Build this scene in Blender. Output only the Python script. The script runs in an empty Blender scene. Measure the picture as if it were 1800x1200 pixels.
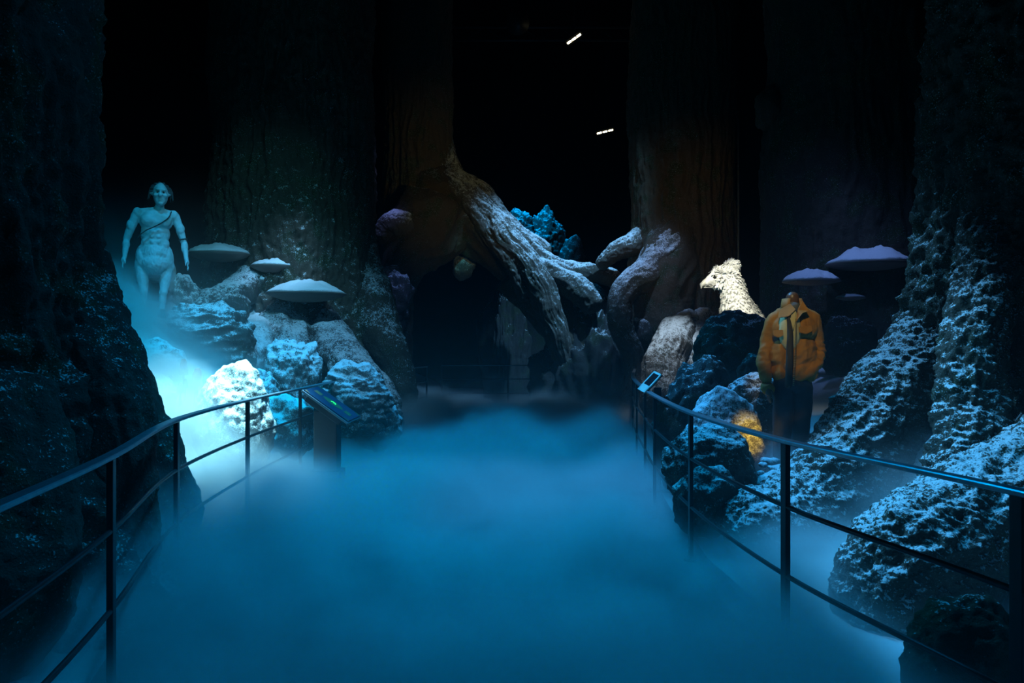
import bpy, bmesh, math, random
import numpy as np
from mathutils import Vector, Matrix, Euler

random.seed(7)
SC = bpy.context.scene
COL = SC.collection

# ------------------------------------------------------------------ camera, world, light, exposure
FPX, CH, HZ = 1200.0, 1.6, 607.0
cam_data = bpy.data.cameras.new('camera')
cam_data.sensor_width = 36.0
cam_data.lens = 36.0 * FPX / 1800.0
cam_data.shift_y = 7.0 / 1800.0
cam_data.clip_start, cam_data.clip_end = 0.05, 200.0
camera = bpy.data.objects.new('camera', cam_data)
camera.location = (0, 0, CH)
camera.rotation_euler = (math.pi / 2, 0, 0)
COL.objects.link(camera)
SC.camera = camera

world = bpy.data.worlds.new('world')
SC.world = world
world.use_nodes = True
world.node_tree.nodes['Background'].inputs[0].default_value = (0.2, 0.5, 1.0, 1)
world.node_tree.nodes['Background'].inputs[1].default_value = 0.0004

SC.view_settings.view_transform = 'Standard'
SC.view_settings.look = 'None'
SC.view_settings.gamma = 1.0
SC.view_settings.exposure = 0.0
SC.view_settings.use_curve_mapping = False
SC.cycles.use_denoising = True
SC.cycles.adaptive_threshold = 0.025
SC.cycles.max_bounces = 4
SC.cycles.diffuse_bounces = 2
SC.cycles.glossy_bounces = 2
SC.cycles.transmission_bounces = 2
SC.cycles.volume_bounces = 1
SC.cycles.volume_step_rate = 1.6
SC.cycles.volume_max_steps = 256
SC.cycles.sample_clamp_indirect = 2.0


def P(px, py, D):
    """a point seen at photo pixel px, py standing D metres in front of the camera"""
    return Vector(((px - 900.0) / FPX * D, D, CH - (py - HZ) / FPX * D))


def spot(loc, target, energy, color, deg, blend=0.6, radius=0.12):
    ld = bpy.data.lights.new('stage_spotlight', 'SPOT')
    ld.energy, ld.color = energy, color
    ld.spot_size, ld.spot_blend, ld.shadow_soft_size = math.radians(deg), blend, radius
    o = bpy.data.objects.new('stage_spotlight', ld)
    o.location = loc
    o.rotation_euler = (Vector(target) - Vector(loc)).to_track_quat('-Z', 'Y').to_euler()
    COL.objects.link(o)
    return o


BLUE = (0.0, 0.36, 1.0)
CYAN = (0.05, 0.62, 1.0)
ICE = (0.22, 0.78, 1.0)
VIO = (0.18, 0.36, 1.0)
WARM = (1.0, 0.62, 0.22)

# path fog
FOGB = (0.0, 0.33, 0.80)
spot((-0.8, 11.5, 10.5), (-0.2, 7.2, 0.0), 6800, FOGB, 44, 1.0)
spot((0.6, 8.5, 10.5), (0.2, 3.6, 0.0), 3000, FOGB, 44, 1.0)
spot((1.2, 11.0, 9.5), (0.35, 6.4, 0.3), 800, (0.25, 0.45, 0.8), 16, 1.0)
# brilliant fog pool behind the left railing
spot((-2.7, 7.0, 9.8), (-2.92, 6.62, 0.4), 29000, (0.32, 0.82, 1.0), 14.5, 1.0)
spot((-4.0, 8.2, 9.5), (-3.2, 7.2, 0.4), 3000, (0.0, 0.55, 1.0), 32, 1.0)
spot((-3.0, 6.0, 10.0), (-4.2, 9.0, 1.2), 3600, (0.0, 0.45, 0.9), 30, 1.0)
# standing figure
spot((-2.0, 4.0, 4.8), (-5.0, 9.5, 3.0), 330, (0.02, 0.60, 0.85), 20, 0.7)
# roots and toes of the trunk with shelf mushrooms
spot((0.5, 4.0, 9.0), (-3.6, 11.0, 1.6), 2600, (0.16, 0.58, 1.0), 30, 0.9)
spot((-1.0, 5.0, 7.5), (-4.6, 12.0, 3.2), 520, (0.12, 0.60, 0.72), 34, 1.0)
# root arch
spot((3.2, 12.0, 10.5), (0.9, 16.0, 3.5), 4600, (0.20, 0.56, 1.0), 34, 0.9)
spot((-0.5, 17.5, 10.0), (0.9, 20.2, 4.6), 2800, (0.0, 0.40, 1.0), 22, 0.8)
spot((1.0, 11.5, 9.5), (2.9, 14.9, 3.2), 1300, (0.26, 0.50, 1.0), 20, 0.9)
spot((-2.4, 9.0, 9.2), (-3.9, 11.7, 2.8), 1700, (0.26, 0.60, 1.0), 14, 0.9)
spot((-1.4, 12.2, 8.5), (-3.0, 15.2, 4.2), 420, (0.24, 0.34, 1.0), 14, 0.9)
spot((-1.0, 11.0, 7.5), (-2.6, 14.9, 2.5), 420, (0.20, 0.36, 1.0), 10, 0.9)
spot((0.4, 10.0, 6.5), (2.1, 15.8, 1.2), 160, (0.20, 0.50, 1.0), 14, 0.9)
# warm dim wash on the far trunks
spot((1.6, 8.0, 3.2), (-1.5, 16.5, 5.4), 190, (1.0, 0.85, 0.28), 34, 1.0)
spot((1.2, 7.5, 3.2), (4.0, 15.5, 4.2), 180, (1.0, 0.72, 0.2), 36, 1.0)
# feathered creature
spot((0.2, 4.0, 6.5), (3.3, 10.0, 2.35), 4600, (1.0, 0.98, 0.80), 8.5, 0.35, 0.05)
# jacket
spot((0.9, 2.6, 4.6), (2.6, 6.3, 1.75), 330, (1.0, 0.82, 0.36), 11, 0.6, 0.03)
# amber on the boulder
spot((2.50, 5.75, 1.05), (2.18, 6.5, 0.72), 30, (1.0, 0.62, 0.03), 36, 1.0, 0.04)
spot((2.2, 9.5, 8.5), (3.0, 13.0, 1.5), 1900, (0.62, 0.82, 1.0), 17, 0.9)
spot((3.0, 7.5, 9.5), (4.9, 9.9, 2.7), 700, (0.20, 0.38, 1.0), 19, 0.9)
spot((-1.1, 9.0, 6.5), (-1.19, 16.7, 3.55), 500, (0.10, 0.75, 0.85), 4, 0.8)
# right bank
spot((-0.2, 8.3, 8.5), (1.85, 7.0, 0.8), 1400, (0.12, 0.42, 1.0), 21, 0.9)
spot((-0.6, 7.9, 7.0), (3.2, 4.3, 0.75), 2500, (0.13, 0.52, 1.0), 27, 0.7)
spot((-0.8, 4.6, 7.5), (3.2, 4.4, 1.0), 480, (0.08, 0.50, 1.0), 28, 0.9)
spot((1.9, 9.3, 8.0), (3.7, 6.0, 1.3), 1900, (0.12, 0.50, 1.0), 16, 0.8)
spot((0.8, 5.8, 8.5), (3.1, 4.4, 0.4), 500, (0.0, 0.45, 1.0), 23, 0.9)
spot((0.0, 4.5, 9.0), (4.0, 9.8, 3.0), 520, VIO, 30, 0.9)
# foreground trunk, left
spot((1.5, 3.0, 8.0), (-3.2, 4.6, 1.9), 270, (0.02, 0.42, 1.0), 46, 0.9)

# ------------------------------------------------------------------ numeric helpers
_rng = np.random.RandomState(11)
_perm = np.concatenate([_rng.permutation(256)] * 3)
_grad = _rng.normal(size=(256, 3))
_grad /= np.linalg.norm(_grad, axis=1)[:, None]


def perlin(p):
    p = np.asarray(p, dtype=np.float64)
    i = np.floor(p).astype(int)
    f = p - i
    u = f * f * f * (f * (f * 6 - 15) + 10)
    i &= 255
    out = np.zeros(len(p))
    for dx in (0, 1):
        for dy in (0, 1):
            for dz in (0, 1):
                h = _perm[_perm[_perm[i[:, 0] + dx] + i[:, 1] + dy] + i[:, 2] + dz]
                g = _grad[h]
                d = g[:, 0] * (f[:, 0] - dx) + g[:, 1] * (f[:, 1] - dy) + g[:, 2] * (f[:, 2] - dz)
                w = (u[:, 0] if dx else 1 - u[:, 0]) * (u[:, 1] if dy else 1 - u[:, 1]) * (u[:, 2] if dz else 1 - u[:, 2])
                out += w * d
    return out * 1.6


def fbm(p, octaves=4, gain=0.5):
    a, s, out = 1.0, 1.0, 0.0
    for k in range(octaves):
        out = out + a * perlin(p * s + 17.3 * k)
        a *= gain
        s *= 2.03
    return out


def ridged(p, octaves=3):
    a, s, out = 1.0, 1.0, 0.0
    for k in range(octaves):
        out = out + a * (1 - 2 * np.abs(perlin(p * s + 31.7 * k)))
        a *= 0.5
        s *= 2.1
    return out / 1.75


def smooth(e0, e1, x):
    t = np.clip((x - e0) / (e1 - e0), 0, 1)
    return t * t * (3 - 2 * t)


# ------------------------------------------------------------------ object helpers
def finish(name, me, mat, parent=None, shade=True):
    if mat is not None:
        me.materials.append(mat)
    if shade:
        me.shade_smooth()
    o = bpy.data.objects.new(name, me)
    COL.objects.link(o)
    if parent is not None:
        o.parent = parent
        o.matrix_parent_inverse = Matrix.Translation(-parent.location)
    return o


def thing(name, label, cat, loc=(0, 0, 0), group=None):
    o = bpy.data.objects.new(name, None)
    o.empty_display_size = 0.2
    o.location = loc
    COL.objects.link(o)
    o['label'], o['category'] = label, cat
    if group:
        o['group'] = group
    return o


def tag(o, label, cat, group=None):
    o['label'], o['category'] = label, cat
    if group:
        o['group'] = group
    return o


def struct(o):
    o['kind'] = 'structure'
    return o


def grid_mesh(name, V, wrap=True, cap=True):
    """V: rings x segments x 3"""
    n, m = V.shape[:2]
    verts = V.reshape(-1, 3)
    i = np.arange(n - 1)[:, None] * m
    j = np.arange(m if wrap else m - 1)[None, :]
    j2 = (j + 1) % m
    F = np.stack([i + j, i + j2, i + m + j2, i + m + j], axis=-1).reshape(-1, 4)
    faces = F.tolist()
    if cap and wrap:
        faces.append(list(range(m))[::-1])
        faces.append(list(range((n - 1) * m, n * m)))
    me = bpy.data.meshes.new(name)
    me.from_pydata(verts.tolist(), [], faces)
    me.update()
    return me


def catmull(pts, vals, n):
    pts = np.array([list(p) for p in pts], float)
    vals = np.array(vals, float)
    A = np.vstack([2 * pts[0] - pts[1], pts, 2 * pts[-1] - pts[-2]])
    R = np.concatenate([[vals[0]], vals, [vals[-1]]])
    seg = len(pts) - 1
    t = np.linspace(0, seg - 1e-6, n)
    k = t.astype(int)
    u = (t - k)[:, None]
    p0, p1, p2, p3 = A[k], A[k + 1], A[k + 2], A[k + 3]
    C = 0.5 * ((2 * p1) + (-p0 + p2) * u + (2 * p0 - 5 * p1 + 4 * p2 - p3) * u**2 + (-p0 + 3 * p1 - 3 * p2 + p3) * u**3)
    u = u[:, 0]
    r = R[k + 1] * (1 - u) + R[k + 2] * u
    # light smoothing of the radius
    rr = r.copy()
    w = max(2, n // (seg * 3))
    ker = np.ones(w) / w
    rr = np.convolve(np.pad(r, (w, w), mode='edge'), ker, mode='same')[w:-w]
    return C, rr


def tube_verts(pts, radii, n, m, ends=(0, 0), squash=1.0):
    C, r = catmull(pts, radii, n)
    T = np.gradient(C, axis=0)
    T /= np.linalg.norm(T, axis=1)[:, None]
    up = np.array([0, 0, 1.0]) if abs(T[0][2]) < 0.9 else np.array([0, 1.0, 0])
    N = np.cross(T[0], up)
    N /= np.linalg.norm(N)
    Ns = []
    for t in T:
        N = N - t * np.dot(N, t)
        N /= np.linalg.norm(N)
        Ns.append(N)
    Ns = np.array(Ns)
    B = np.cross(T, Ns)
    s = np.concatenate([[0], np.cumsum(np.linalg.norm(np.diff(C, axis=0), axis=1))])
    L = s[-1]
    rr = r.copy()
    for side, e in enumerate(ends):
        if e:
            d = s if side == 0 else L - s
            q = np.clip(d / (r * e), 0, 1)
            rr = rr * np.sqrt(np.clip(1 - (1 - q) ** 2, 0.0004, 1))
    ph = np.linspace(0, 2 * math.pi, m, endpoint=False)
    dirs = Ns[:, None, :] * np.cos(ph)[None, :, None] + B[:, None, :] * np.sin(ph)[None, :, None] * squash
    return C, rr, s, ph, dirs


def bark_tube(name, pts, radii, mat, parent=None, n=120, m=72, amp=0.10, seed=0, ends=(0, 1), freq=5.0, along=0.9, lump=0.16, fine=0.02):
    C, r, s, ph, dirs = tube_verts(pts, radii, n, m, ends)
    R0 = float(np.mean(radii))
    S, PH = np.meshgrid(s, ph, indexing='ij')
    tw = 0.5 * perlin(np.stack([S * 0.4 / R0, S * 0 + seed, S * 0], -1).reshape(-1, 3)).reshape(S.shape)
    q = np.stack([np.cos(PH + tw) * freq * 0.33, np.sin(PH + tw) * freq * 0.33, S * along / max(R0, .12) * 0.45 + seed * 7.1], -1).reshape(-1, 3)
    lp = np.stack([np.cos(PH) * .8, np.sin(PH) * .8, S * 0.55 / R0 + seed * 3.3], -1).reshape(-1, 3)
    rid = ridged(q, 3).reshape(S.shape)
    lm = fbm(lp, 2).reshape(S.shape)
    wp = (C[:, None, :] + dirs * r[:, None, None]).reshape(-1, 3)
    fn = (0.6 * fbm(wp * 9.0, 3) + 0.6 * ridged(wp * 16.0, 2)).reshape(S.shape)
    rad = r[:, None] * (1 + amp * rid + lump * lm) + fine * fn * np.minimum(1, r[:, None] / 0.1)
    V = C[:, None, :] + dirs * rad[:, :, None]
    return finish(name, grid_mesh(name, V), mat, parent)


def trunk(name, cx, cy, z0, z1, r, mat, parent, flares=(), seed=0, n=240, m=300, lean=(0, 0), amp=0.055, freq=2.6, taper=0.05, flare_h=1.2, base=0.25, fine=.025):
    z = z0 + (z1 - z0) * np.linspace(0, 1, n) ** 1.5
    th = np.linspace(0, 2 * math.pi, m, endpoint=False)
    Z, T = np.meshgrid(z, th, indexing='ij')
    zz = Z - z0
    rad = r * (1 - taper * zz / (z1 - z0)) * (1 + base * np.exp(-zz / (flare_h * 0.6)))
    for (a, A, w, h) in flares:
        d = (T - a + math.pi) % (2 * math.pi) - math.pi
        rad = rad + A * np.exp(-(d / w) ** 2) * np.exp(-(zz / h) ** 1.3)
    X0, Y0 = np.cos(T) * rad, np.sin(T) * rad
    p = np.stack([X0 * freq, Y0 * freq, Z * 0.45 + seed * 9.7], -1).reshape(-1, 3)
    warp = fbm(np.stack([X0 * 1.2, Y0 * 1.2, Z * 0.7 + seed], -1).reshape(-1, 3), 2)
    p[:, 0] += warp * 0.9
    rd = ridged(p, 3).reshape(Z.shape)
    big = fbm(np.stack([X0 * 0.9, Y0 * 0.9, Z * 0.35 + seed * 5.0], -1).reshape(-1, 3), 2).reshape(Z.shape)
    fn = fbm(np.stack([X0 * 10, Y0 * 10, Z * 7.0], -1).reshape(-1, 3), 3).reshape(Z.shape)
    fn = fn + 0.7 * ridged(np.stack([X0 * 9, Y0 * 9, Z * 9.0], -1).reshape(-1, 3), 2).reshape(Z.shape)
    rad = rad + amp * 1.9 * rd + 0.10 * r * big + fine * fn
    X = cx + np.cos(T) * rad + lean[0] * zz
    Y = cy + np.sin(T) * rad + lean[1] * zz
    V = np.stack([X, Y, Z], -1)
    return finish(name, grid_mesh(name, V), mat, parent)


_ico = {}


def ico(sub):
    if sub not in _ico:
        bm = bmesh.new()
        bmesh.ops.create_icosphere(bm, subdivisions=sub, radius=1.0)
        v = np.array([x.co[:] for x in bm.verts])
        f = [[y.index for y in x.verts] for x in bm.faces]
        bm.free()
        _ico[sub] = (v, f)
    return _ico[sub]


def boulder_mesh(center, size, seed=0, sub=5, rough=0.20, crease=0.05, rotz=0.0, fine=0.022, flow=(1, 1, 1), boxy=0.0, tilt=0.0):
    v, f = ico(sub)
    q = v * 1.15 + seed * 5.77
    d = 1 + rough * fbm(q, 3) + crease * ridged(v * np.array(flow) * 1.9 + seed * 2.3, 3)
    w = np.sign(v) * np.abs(v) ** (1 - boxy * 0.45)
    w = w * d[:, None] * np.array(size)
    c, s = math.cos(tilt), math.sin(tilt)
    x, z = w[:, 0] * c - w[:, 2] * s, w[:, 0] * s + w[:, 2] * c
    w = np.stack([x, w[:, 1], z], 1)
    c, s = math.cos(rotz), math.sin(rotz)
    w = np.stack([w[:, 0] * c - w[:, 1] * s, w[:, 0] * s + w[:, 1] * c, w[:, 2]], 1)
    w = w + np.array(center)
    w += (fine * (fbm(w * 8.0, 3) + .7 * ridged(w * np.array([7, 7, 15.0]), 3)))[:, None] * v
    me = bpy.data.meshes.new('rock')
    me.from_pydata(w.tolist(), [], f)
    me.update()
    return me


def px_rock(label, x0, x1, y0, y1, D, mat, seed=0, depth=1.0, name='boulder', cat='rock', parent=None, **k):
    """a boulder seen between photo columns x0..x1 and rows y0..y1, standing D metres away"""
    a, b = P(x0, y0, D), P(x1, y1, D)
    c = (a + b) / 2
    sx, sz = abs(b.x - a.x) / 2, abs(a.z - b.z) / 2
    o = finish(name, boulder_mesh(c, (sx, sx * depth, sz), seed, **k), mat, parent)
    if parent is None:
        tag(o, label, cat)
    return o


def add_box(bm, c, s, rot=None, bevel=0.0):
    r = bmesh.ops.create_cube(bm, size=1.0)
    vs = r['verts']
    M = Matrix.Translation(Vector(c)) @ (rot.to_4x4() if rot is not None else Matrix.Identity(4)) @ Matrix.Diagonal((s[0], s[1], s[2], 1))
    bmesh.ops.transform(bm, matrix=M, verts=vs)
    if bevel:
        es = {e for v in vs for e in v.link_edges}
        bmesh.ops.bevel(bm, geom=list(es), offset=bevel, segments=2, affect='EDGES', profile=0.7)


def add_cyl(bm, a, b, r0, r1=None, seg=14):
    a, b = Vector(a), Vector(b)
    r1 = r0 if r1 is None else r1
    r = bmesh.ops.create_cone(bm, cap_ends=True, segments=seg, radius1=r0, radius2=r1, depth=(b - a).length)
    M = Matrix.Translation((a + b) / 2) @ (b - a).to_track_quat('Z', 'Y').to_matrix().to_4x4()
    bmesh.ops.transform(bm, matrix=M, verts=r['verts'])


def add_ball(bm, c, r, rot=None, sub=2):
    if isinstance(r, (int, float)):
        r = (r, r, r)
    q = bmesh.ops.create_icosphere(bm, subdivisions=sub, radius=1.0)
    M = Matrix.Translation(Vector(c)) @ (rot.to_4x4() if rot is not None else Matrix.Identity(4)) @ Matrix.Diagonal((r[0], r[1], r[2], 1))
    bmesh.ops.transform(bm, matrix=M, verts=q['verts'])


def bm_obj(name, bm, mat, parent=None, shade=False):
    me = bpy.data.meshes.new(name)
    bm.to_mesh(me)
    bm.free()
    return finish(name, me, mat, parent, shade)


def add_limb(bm, pts, radii):
    """tapered capsule chain"""
    for i in range(len(pts) - 1):
        add_cyl(bm, pts[i], pts[i + 1], radii[i], radii[i + 1], 20)
    for p, r in zip(pts, radii):
        add_ball(bm, p, r * 1.01, sub=2)


def fuse(o, voxel, smooth_it=6, fac=0.5):
    m = o.modifiers.new('remesh', 'REMESH')
    m.mode = 'VOXEL'
    m.voxel_size = voxel
    m.use_smooth_shade = True
    s = o.modifiers.new('smooth', 'SMOOTH')
    s.factor, s.iterations = fac, smooth_it
    return o


def bake(o):
    dg = bpy.context.evaluated_depsgraph_get()
    me = bpy.data.meshes.new_from_object(o.evaluated_get(dg), depsgraph=dg)
    o.modifiers.clear()
    o.data = me
    me.shade_smooth()
    return o


def displace(o, fn):
    me = o.data
    n = len(me.vertices)
    co = np.empty(n * 3)
    no = np.empty(n * 3)
    me.vertices.foreach_get('co', co)
    me.vertex_normals.foreach_get('vector', no)
    co, no = co.reshape(-1, 3), no.reshape(-1, 3)
    co = co + no * fn(co, no)[:, None]
    me.vertices.foreach_set('co', co.ravel())
    me.update()


# ------------------------------------------------------------------ materials
def new_mat(name):
    m = bpy.data.materials.new(name)
    m.use_nodes = True
    nt = m.node_tree
    nt.nodes.clear()
    return m, nt


def nd(nt, t, **k):
    n = nt.nodes.new(t)
    for a, b in k.items():
        setattr(n, a, b)
    return n


def ground_mat(name, c1, c2, moss=(0.03, 0.05, 0.015), moss_amt=0.5, snow=0.5, snow_soft=0.3, speck=0.5, bump=0.6, scale=1.0, snow_col=(0.80, 0.83, 0.86), bdist=0.03):
    """rough bark, rock or soil with moss patches and snow lying on what faces up"""
    m, nt = new_mat(name)
    L = nt.links.new
    out = nd(nt, 'ShaderNodeOutputMaterial')
    bs = nd(nt, 'ShaderNodeBsdfPrincipled')
    L(bs.outputs[0], out.inputs[0])
    tc = nd(nt, 'ShaderNodeTexCoord')
    n1 = nd(nt, 'ShaderNodeTexNoise'); n1.inputs['Scale'].default_value = 3.0 * scale; n1.inputs['Detail'].default_value = 6
    n2 = nd(nt, 'ShaderNodeTexNoise'); n2.inputs['Scale'].default_value = 22.0 * scale; n2.inputs['Detail'].default_value = 8; n2.inputs['Roughness'].default_value = 0.7
    n3 = nd(nt, 'ShaderNodeTexNoise'); n3.inputs['Scale'].default_value = 75.0 * scale; n3.inputs['Detail'].default_value = 3
    for n in (n1, n2, n3):
        L(tc.outputs['Object'], n.inputs['Vector'])
    mx = nd(nt, 'ShaderNodeMix', data_type='RGBA')
    mx.inputs['A'].default_value, mx.inputs['B'].default_value = (*c1, 1), (*c2, 1)
    L(n2.outputs['Fac'], mx.inputs['Factor'])
    r1 = nd(nt, 'ShaderNodeMapRange'); r1.inputs['From Min'].default_value, r1.inputs['From Max'].default_value = 0.5, 0.62; r1.inputs['To Max'].default_value = moss_amt
    L(n1.outputs['Fac'], r1.inputs['Value'])
    mm = nd(nt, 'ShaderNodeMix', data_type='RGBA'); mm.inputs['B'].default_value = (*moss, 1)
    L(mx.outputs['Result'], mm.inputs['A']); L(r1.outputs[0], mm.inputs['Factor'])
    geo = nd(nt, 'ShaderNodeNewGeometry')
    sx = nd(nt, 'ShaderNodeSeparateXYZ'); L(geo.outputs['Normal'], sx.inputs[0])
    # height of the normal + broken noise
    a1 = nd(nt, 'ShaderNodeMath', operation='MULTIPLY_ADD'); a1.inputs[1].default_value = 2.2; L(n2.outputs['Fac'], a1.inputs[0]); L(sx.outputs['Z'], a1.inputs[2])
    a2 = nd(nt, 'ShaderNodeMath', operation='MULTIPLY_ADD'); a2.inputs[1].default_value = 0.9; L(n1.outputs['Fac'], a2.inputs[0]); L(a1.outputs[0], a2.inputs[2])
    a3 = nd(nt, 'ShaderNodeMath', operation='MULTIPLY_ADD'); a3.inputs[1].default_value = 2.0; L(n3.outputs['Fac'], a3.inputs[0]); L(a2.outputs[0], a3.inputs[2])
    th = 2.55 + 1.30 * (1 - snow)
    r2 = nd(nt, 'ShaderNodeMapRange'); r2.interpolation_type = 'SMOOTHSTEP'
    r2.inputs['From Min'].default_value, r2.inputs['From Max'].default_value = th - snow_soft * 0.5, th + snow_soft
    L(a3.outputs[0], r2.inputs['Value'])
    # frost specks
    r3 = nd(nt, 'ShaderNodeMapRange'); r3.inputs['From Min'].default_value, r3.inputs['From Max'].default_value = 0.60, 0.68; r3.inputs['To Max'].default_value = speck
    L(n3.outputs['Fac'], r3.inputs['Value'])
    r4 = nd(nt, 'ShaderNodeMapRange'); r4.inputs['From Min'].default_value, r4.inputs['From Max'].default_value = 0.42, 0.62
    L(n1.outputs['Fac'], r4.inputs['Value'])
    ms = nd(nt, 'ShaderNodeMath', operation='MULTIPLY'); L(r3.outputs[0], ms.inputs[0]); L(r4.outputs[0], ms.inputs[1])
    mxx = nd(nt, 'ShaderNodeMath', operation='MAXIMUM'); L(ms.outputs[0], mxx.inputs[0]); L(r2.outputs[0], mxx.inputs[1])
    sn = nd(nt, 'ShaderNodeMix', data_type='RGBA'); sn.inputs['B'].default_value = (*snow_col, 1)
    L(mm.outputs['Result'], sn.inputs['A']); L(mxx.outputs[0], sn.inputs['Factor'])
    L(sn.outputs['Result'], bs.inputs['Base Color'])
    bs.inputs['Roughness'].default_value = 0.85
    bs.inputs['Specular IOR Level'].default_value = 0.3
    hs = nd(nt, 'ShaderNodeMath', operation='ADD'); L(n2.outputs['Fac'], hs.inputs[0])
    h3 = nd(nt, 'ShaderNodeMath', operation='MULTIPLY'); h3.inputs[1].default_value = 0.5; L(n3.outputs['Fac'], h3.inputs[0]); L(h3.outputs[0], hs.inputs[1])
    bp = nd(nt, 'ShaderNodeBump'); bp.inputs['Strength'].default_value = bump; bp.inputs['Distance'].default_value = bdist
    L(hs.outputs[0], bp.inputs['Height']); L(bp.outputs[0], bs.inputs['Normal'])
    return m


def plain(name, col, rough=0.6, metal=0.0, var=0.15, scale=30, bump=0.1, spec=0.5, emit=None, estr=0):
    m, nt = new_mat(name)
    L = nt.links.new
    out = nd(nt, 'ShaderNodeOutputMaterial')
    bs = nd(nt, 'ShaderNodeBsdfPrincipled')
    L(bs.outputs[0], out.inputs[0])
    tc = nd(nt, 'ShaderNodeTexCoord')
    n = nd(nt, 'ShaderNodeTexNoise'); n.inputs['Scale'].default_value = scale; n.inputs['Detail'].default_value = 5
    L(tc.outputs['Object'], n.inputs['Vector'])
    mx = nd(nt, 'ShaderNodeMix', data_type='RGBA')
    mx.inputs['A'].default_value = (*[c * (1 - var) for c in col], 1)
    mx.inputs['B'].default_value = (*[min(1, c * (1 + var)) for c in col], 1)
    L(n.outputs['Fac'], mx.inputs['Factor']); L(mx.outputs['Result'], bs.inputs['Base Color'])
    bs.inputs['Roughness'].default_value = rough
    bs.inputs['Metallic'].default_value = metal
    bs.inputs['Specular IOR Level'].default_value = spec
    if bump:
        bp = nd(nt, 'ShaderNodeBump'); bp.inputs['Strength'].default_value = bump; bp.inputs['Distance'].default_value = 0.01
        L(n.outputs['Fac'], bp.inputs['Height']); L(bp.outputs[0], bs.inputs['Normal'])
    if emit:
        bs.inputs['Emission Color'].default_value = (*emit, 1)
        bs.inputs['Emission Strength'].default_value = estr
    return m


BARK = ground_mat('bark', (0.030, 0.024, 0.018), (0.075, 0.058, 0.042), moss_amt=0.7, snow=0.30, speck=0.30, bump=0.8)
BARKF = ground_mat('frosted_bark', (0.045, 0.034, 0.025), (0.11, 0.085, 0.06), moss_amt=0.6, snow=0.52, speck=0.55, bump=0.9)
BARKB = ground_mat('bare_bark', (0.06, 0.042, 0.026), (0.13, 0.095, 0.06), moss_amt=0.7, snow=0.26, speck=0.45, bump=0.9)
BARKR = ground_mat('root_bark', (0.06, 0.05, 0.042), (0.14, 0.115, 0.09), moss_amt=0.35, snow=0.62, snow_soft=0.5, speck=0.22, bump=0.6)
ROCK = ground_mat('mossy_rock', (0.04, 0.036, 0.034), (0.10, 0.09, 0.08), moss_amt=0.4, snow=0.55, snow_soft=0.5, speck=0.3, bump=0.7)
ROCKS = ground_mat('snowy_rock', (0.10, 0.095, 0.09), (0.20, 0.19, 0.18), moss_amt=0.3, snow=0.88, snow_soft=0.6, speck=0.4, bump=0.6)
ROCKD = ground_mat('dark_rock', (0.022, 0.021, 0.022), (0.06, 0.055, 0.052), moss_amt=0.5, snow=0.28, speck=0.12, bump=0.7)
MOSSR = ground_mat('mossy_boulder', (0.02, 0.022, 0.012), (0.06, 0.06, 0.03), moss_amt=0.9, snow=0.12, speck=0.1, bump=0.9)
SNOW = ground_mat('snow_ground', (0.10, 0.10, 0.10), (0.24, 0.24, 0.24), moss_amt=0.2, snow=0.86, snow_soft=0.6, speck=0.4, bump=0.3)
SNOWCAP = ground_mat('lying_snow', (0.5, 0.5, 0.5), (0.7, 0.7, 0.7), moss_amt=0.0, snow=0.95, speck=0.6, bump=0.4, scale=1.4)
PATH = plain('path_asphalt', (0.035, 0.04, 0.045), 0.8, var=0.7, scale=60, bump=0.4)
BLACK = plain('black_drape', (0.004, 0.004, 0.005), 0.95, var=0.2, scale=3, bump=0.0, spec=0.0)
IRON = plain('black_painted_steel', (0.018, 0.02, 0.024), 0.42, 0.6, var=0.3, scale=40, bump=0.05)
IRONTOP = plain('worn_steel_handrail', (0.22, 0.26, 0.30), 0.36, 0.75, var=0.5, scale=18, bump=0.1)
FUNGUS = plain('fungus_flesh', (0.17, 0.13, 0.11), 0.7, var=0.2, scale=9, bump=0.2)
FUNGUSD = plain('fungus_cap_skin', (0.10, 0.08, 0.07), 0.7, var=0.4, scale=12, bump=0.3)

# ------------------------------------------------------------------ plan of the ground
LR = [(-1.30, 0.6), (-1.42, 1.2), (-1.59, 2.1), (-1.82, 3.1), (-2.26, 4.6), (-2.42, 6.25), (-2.45, 7.9), (-2.47, 10.5), (-2.33, 13.2), (-2.17, 15.2), (-2.0, 16.0)]
RR = [(1.95, 0.6), (1.88, 1.2), (1.73, 2.33), (1.43, 3.57), (1.33, 5.08), (1.42, 6.8), (1.54, 7.9), (1.70, 9.3), (1.98, 11.2), (2.40, 13.4), (2.75, 15.2)]
_ly, _lx = [p[1] for p in LR], [p[0] for p in LR]
_ry, _rx = [p[1] for p in RR], [p[0] for p in RR]


def left_edge(y):
    return np.interp(y, _ly, _lx) - 0.14


def right_edge(y):
    return np.interp(y, _ry, _rx) + 0.14


def bank(x, y):
    x, y = np.asarray(x, float), np.asarray(y, float)
    u = np.maximum(0, left_edge(y) - 0.22 - x)
    kl = 0.25 + 0.65 * smooth(5.2, 7.6, y) - 0.45 * smooth(10.5, 13, y)
    hl = np.minimum(kl * u, 2.25 - 0.8 * smooth(10.5, 13, y))
    w = np.maximum(0, x - right_edge(y) - 0.25)
    kr = 0.06 + 0.42 * smooth(4.9, 6.2, y) - 0.2 * smooth(12, 14, y)
    hr = np.minimum(kr * w, 1.3)
    return hl + hr


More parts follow.
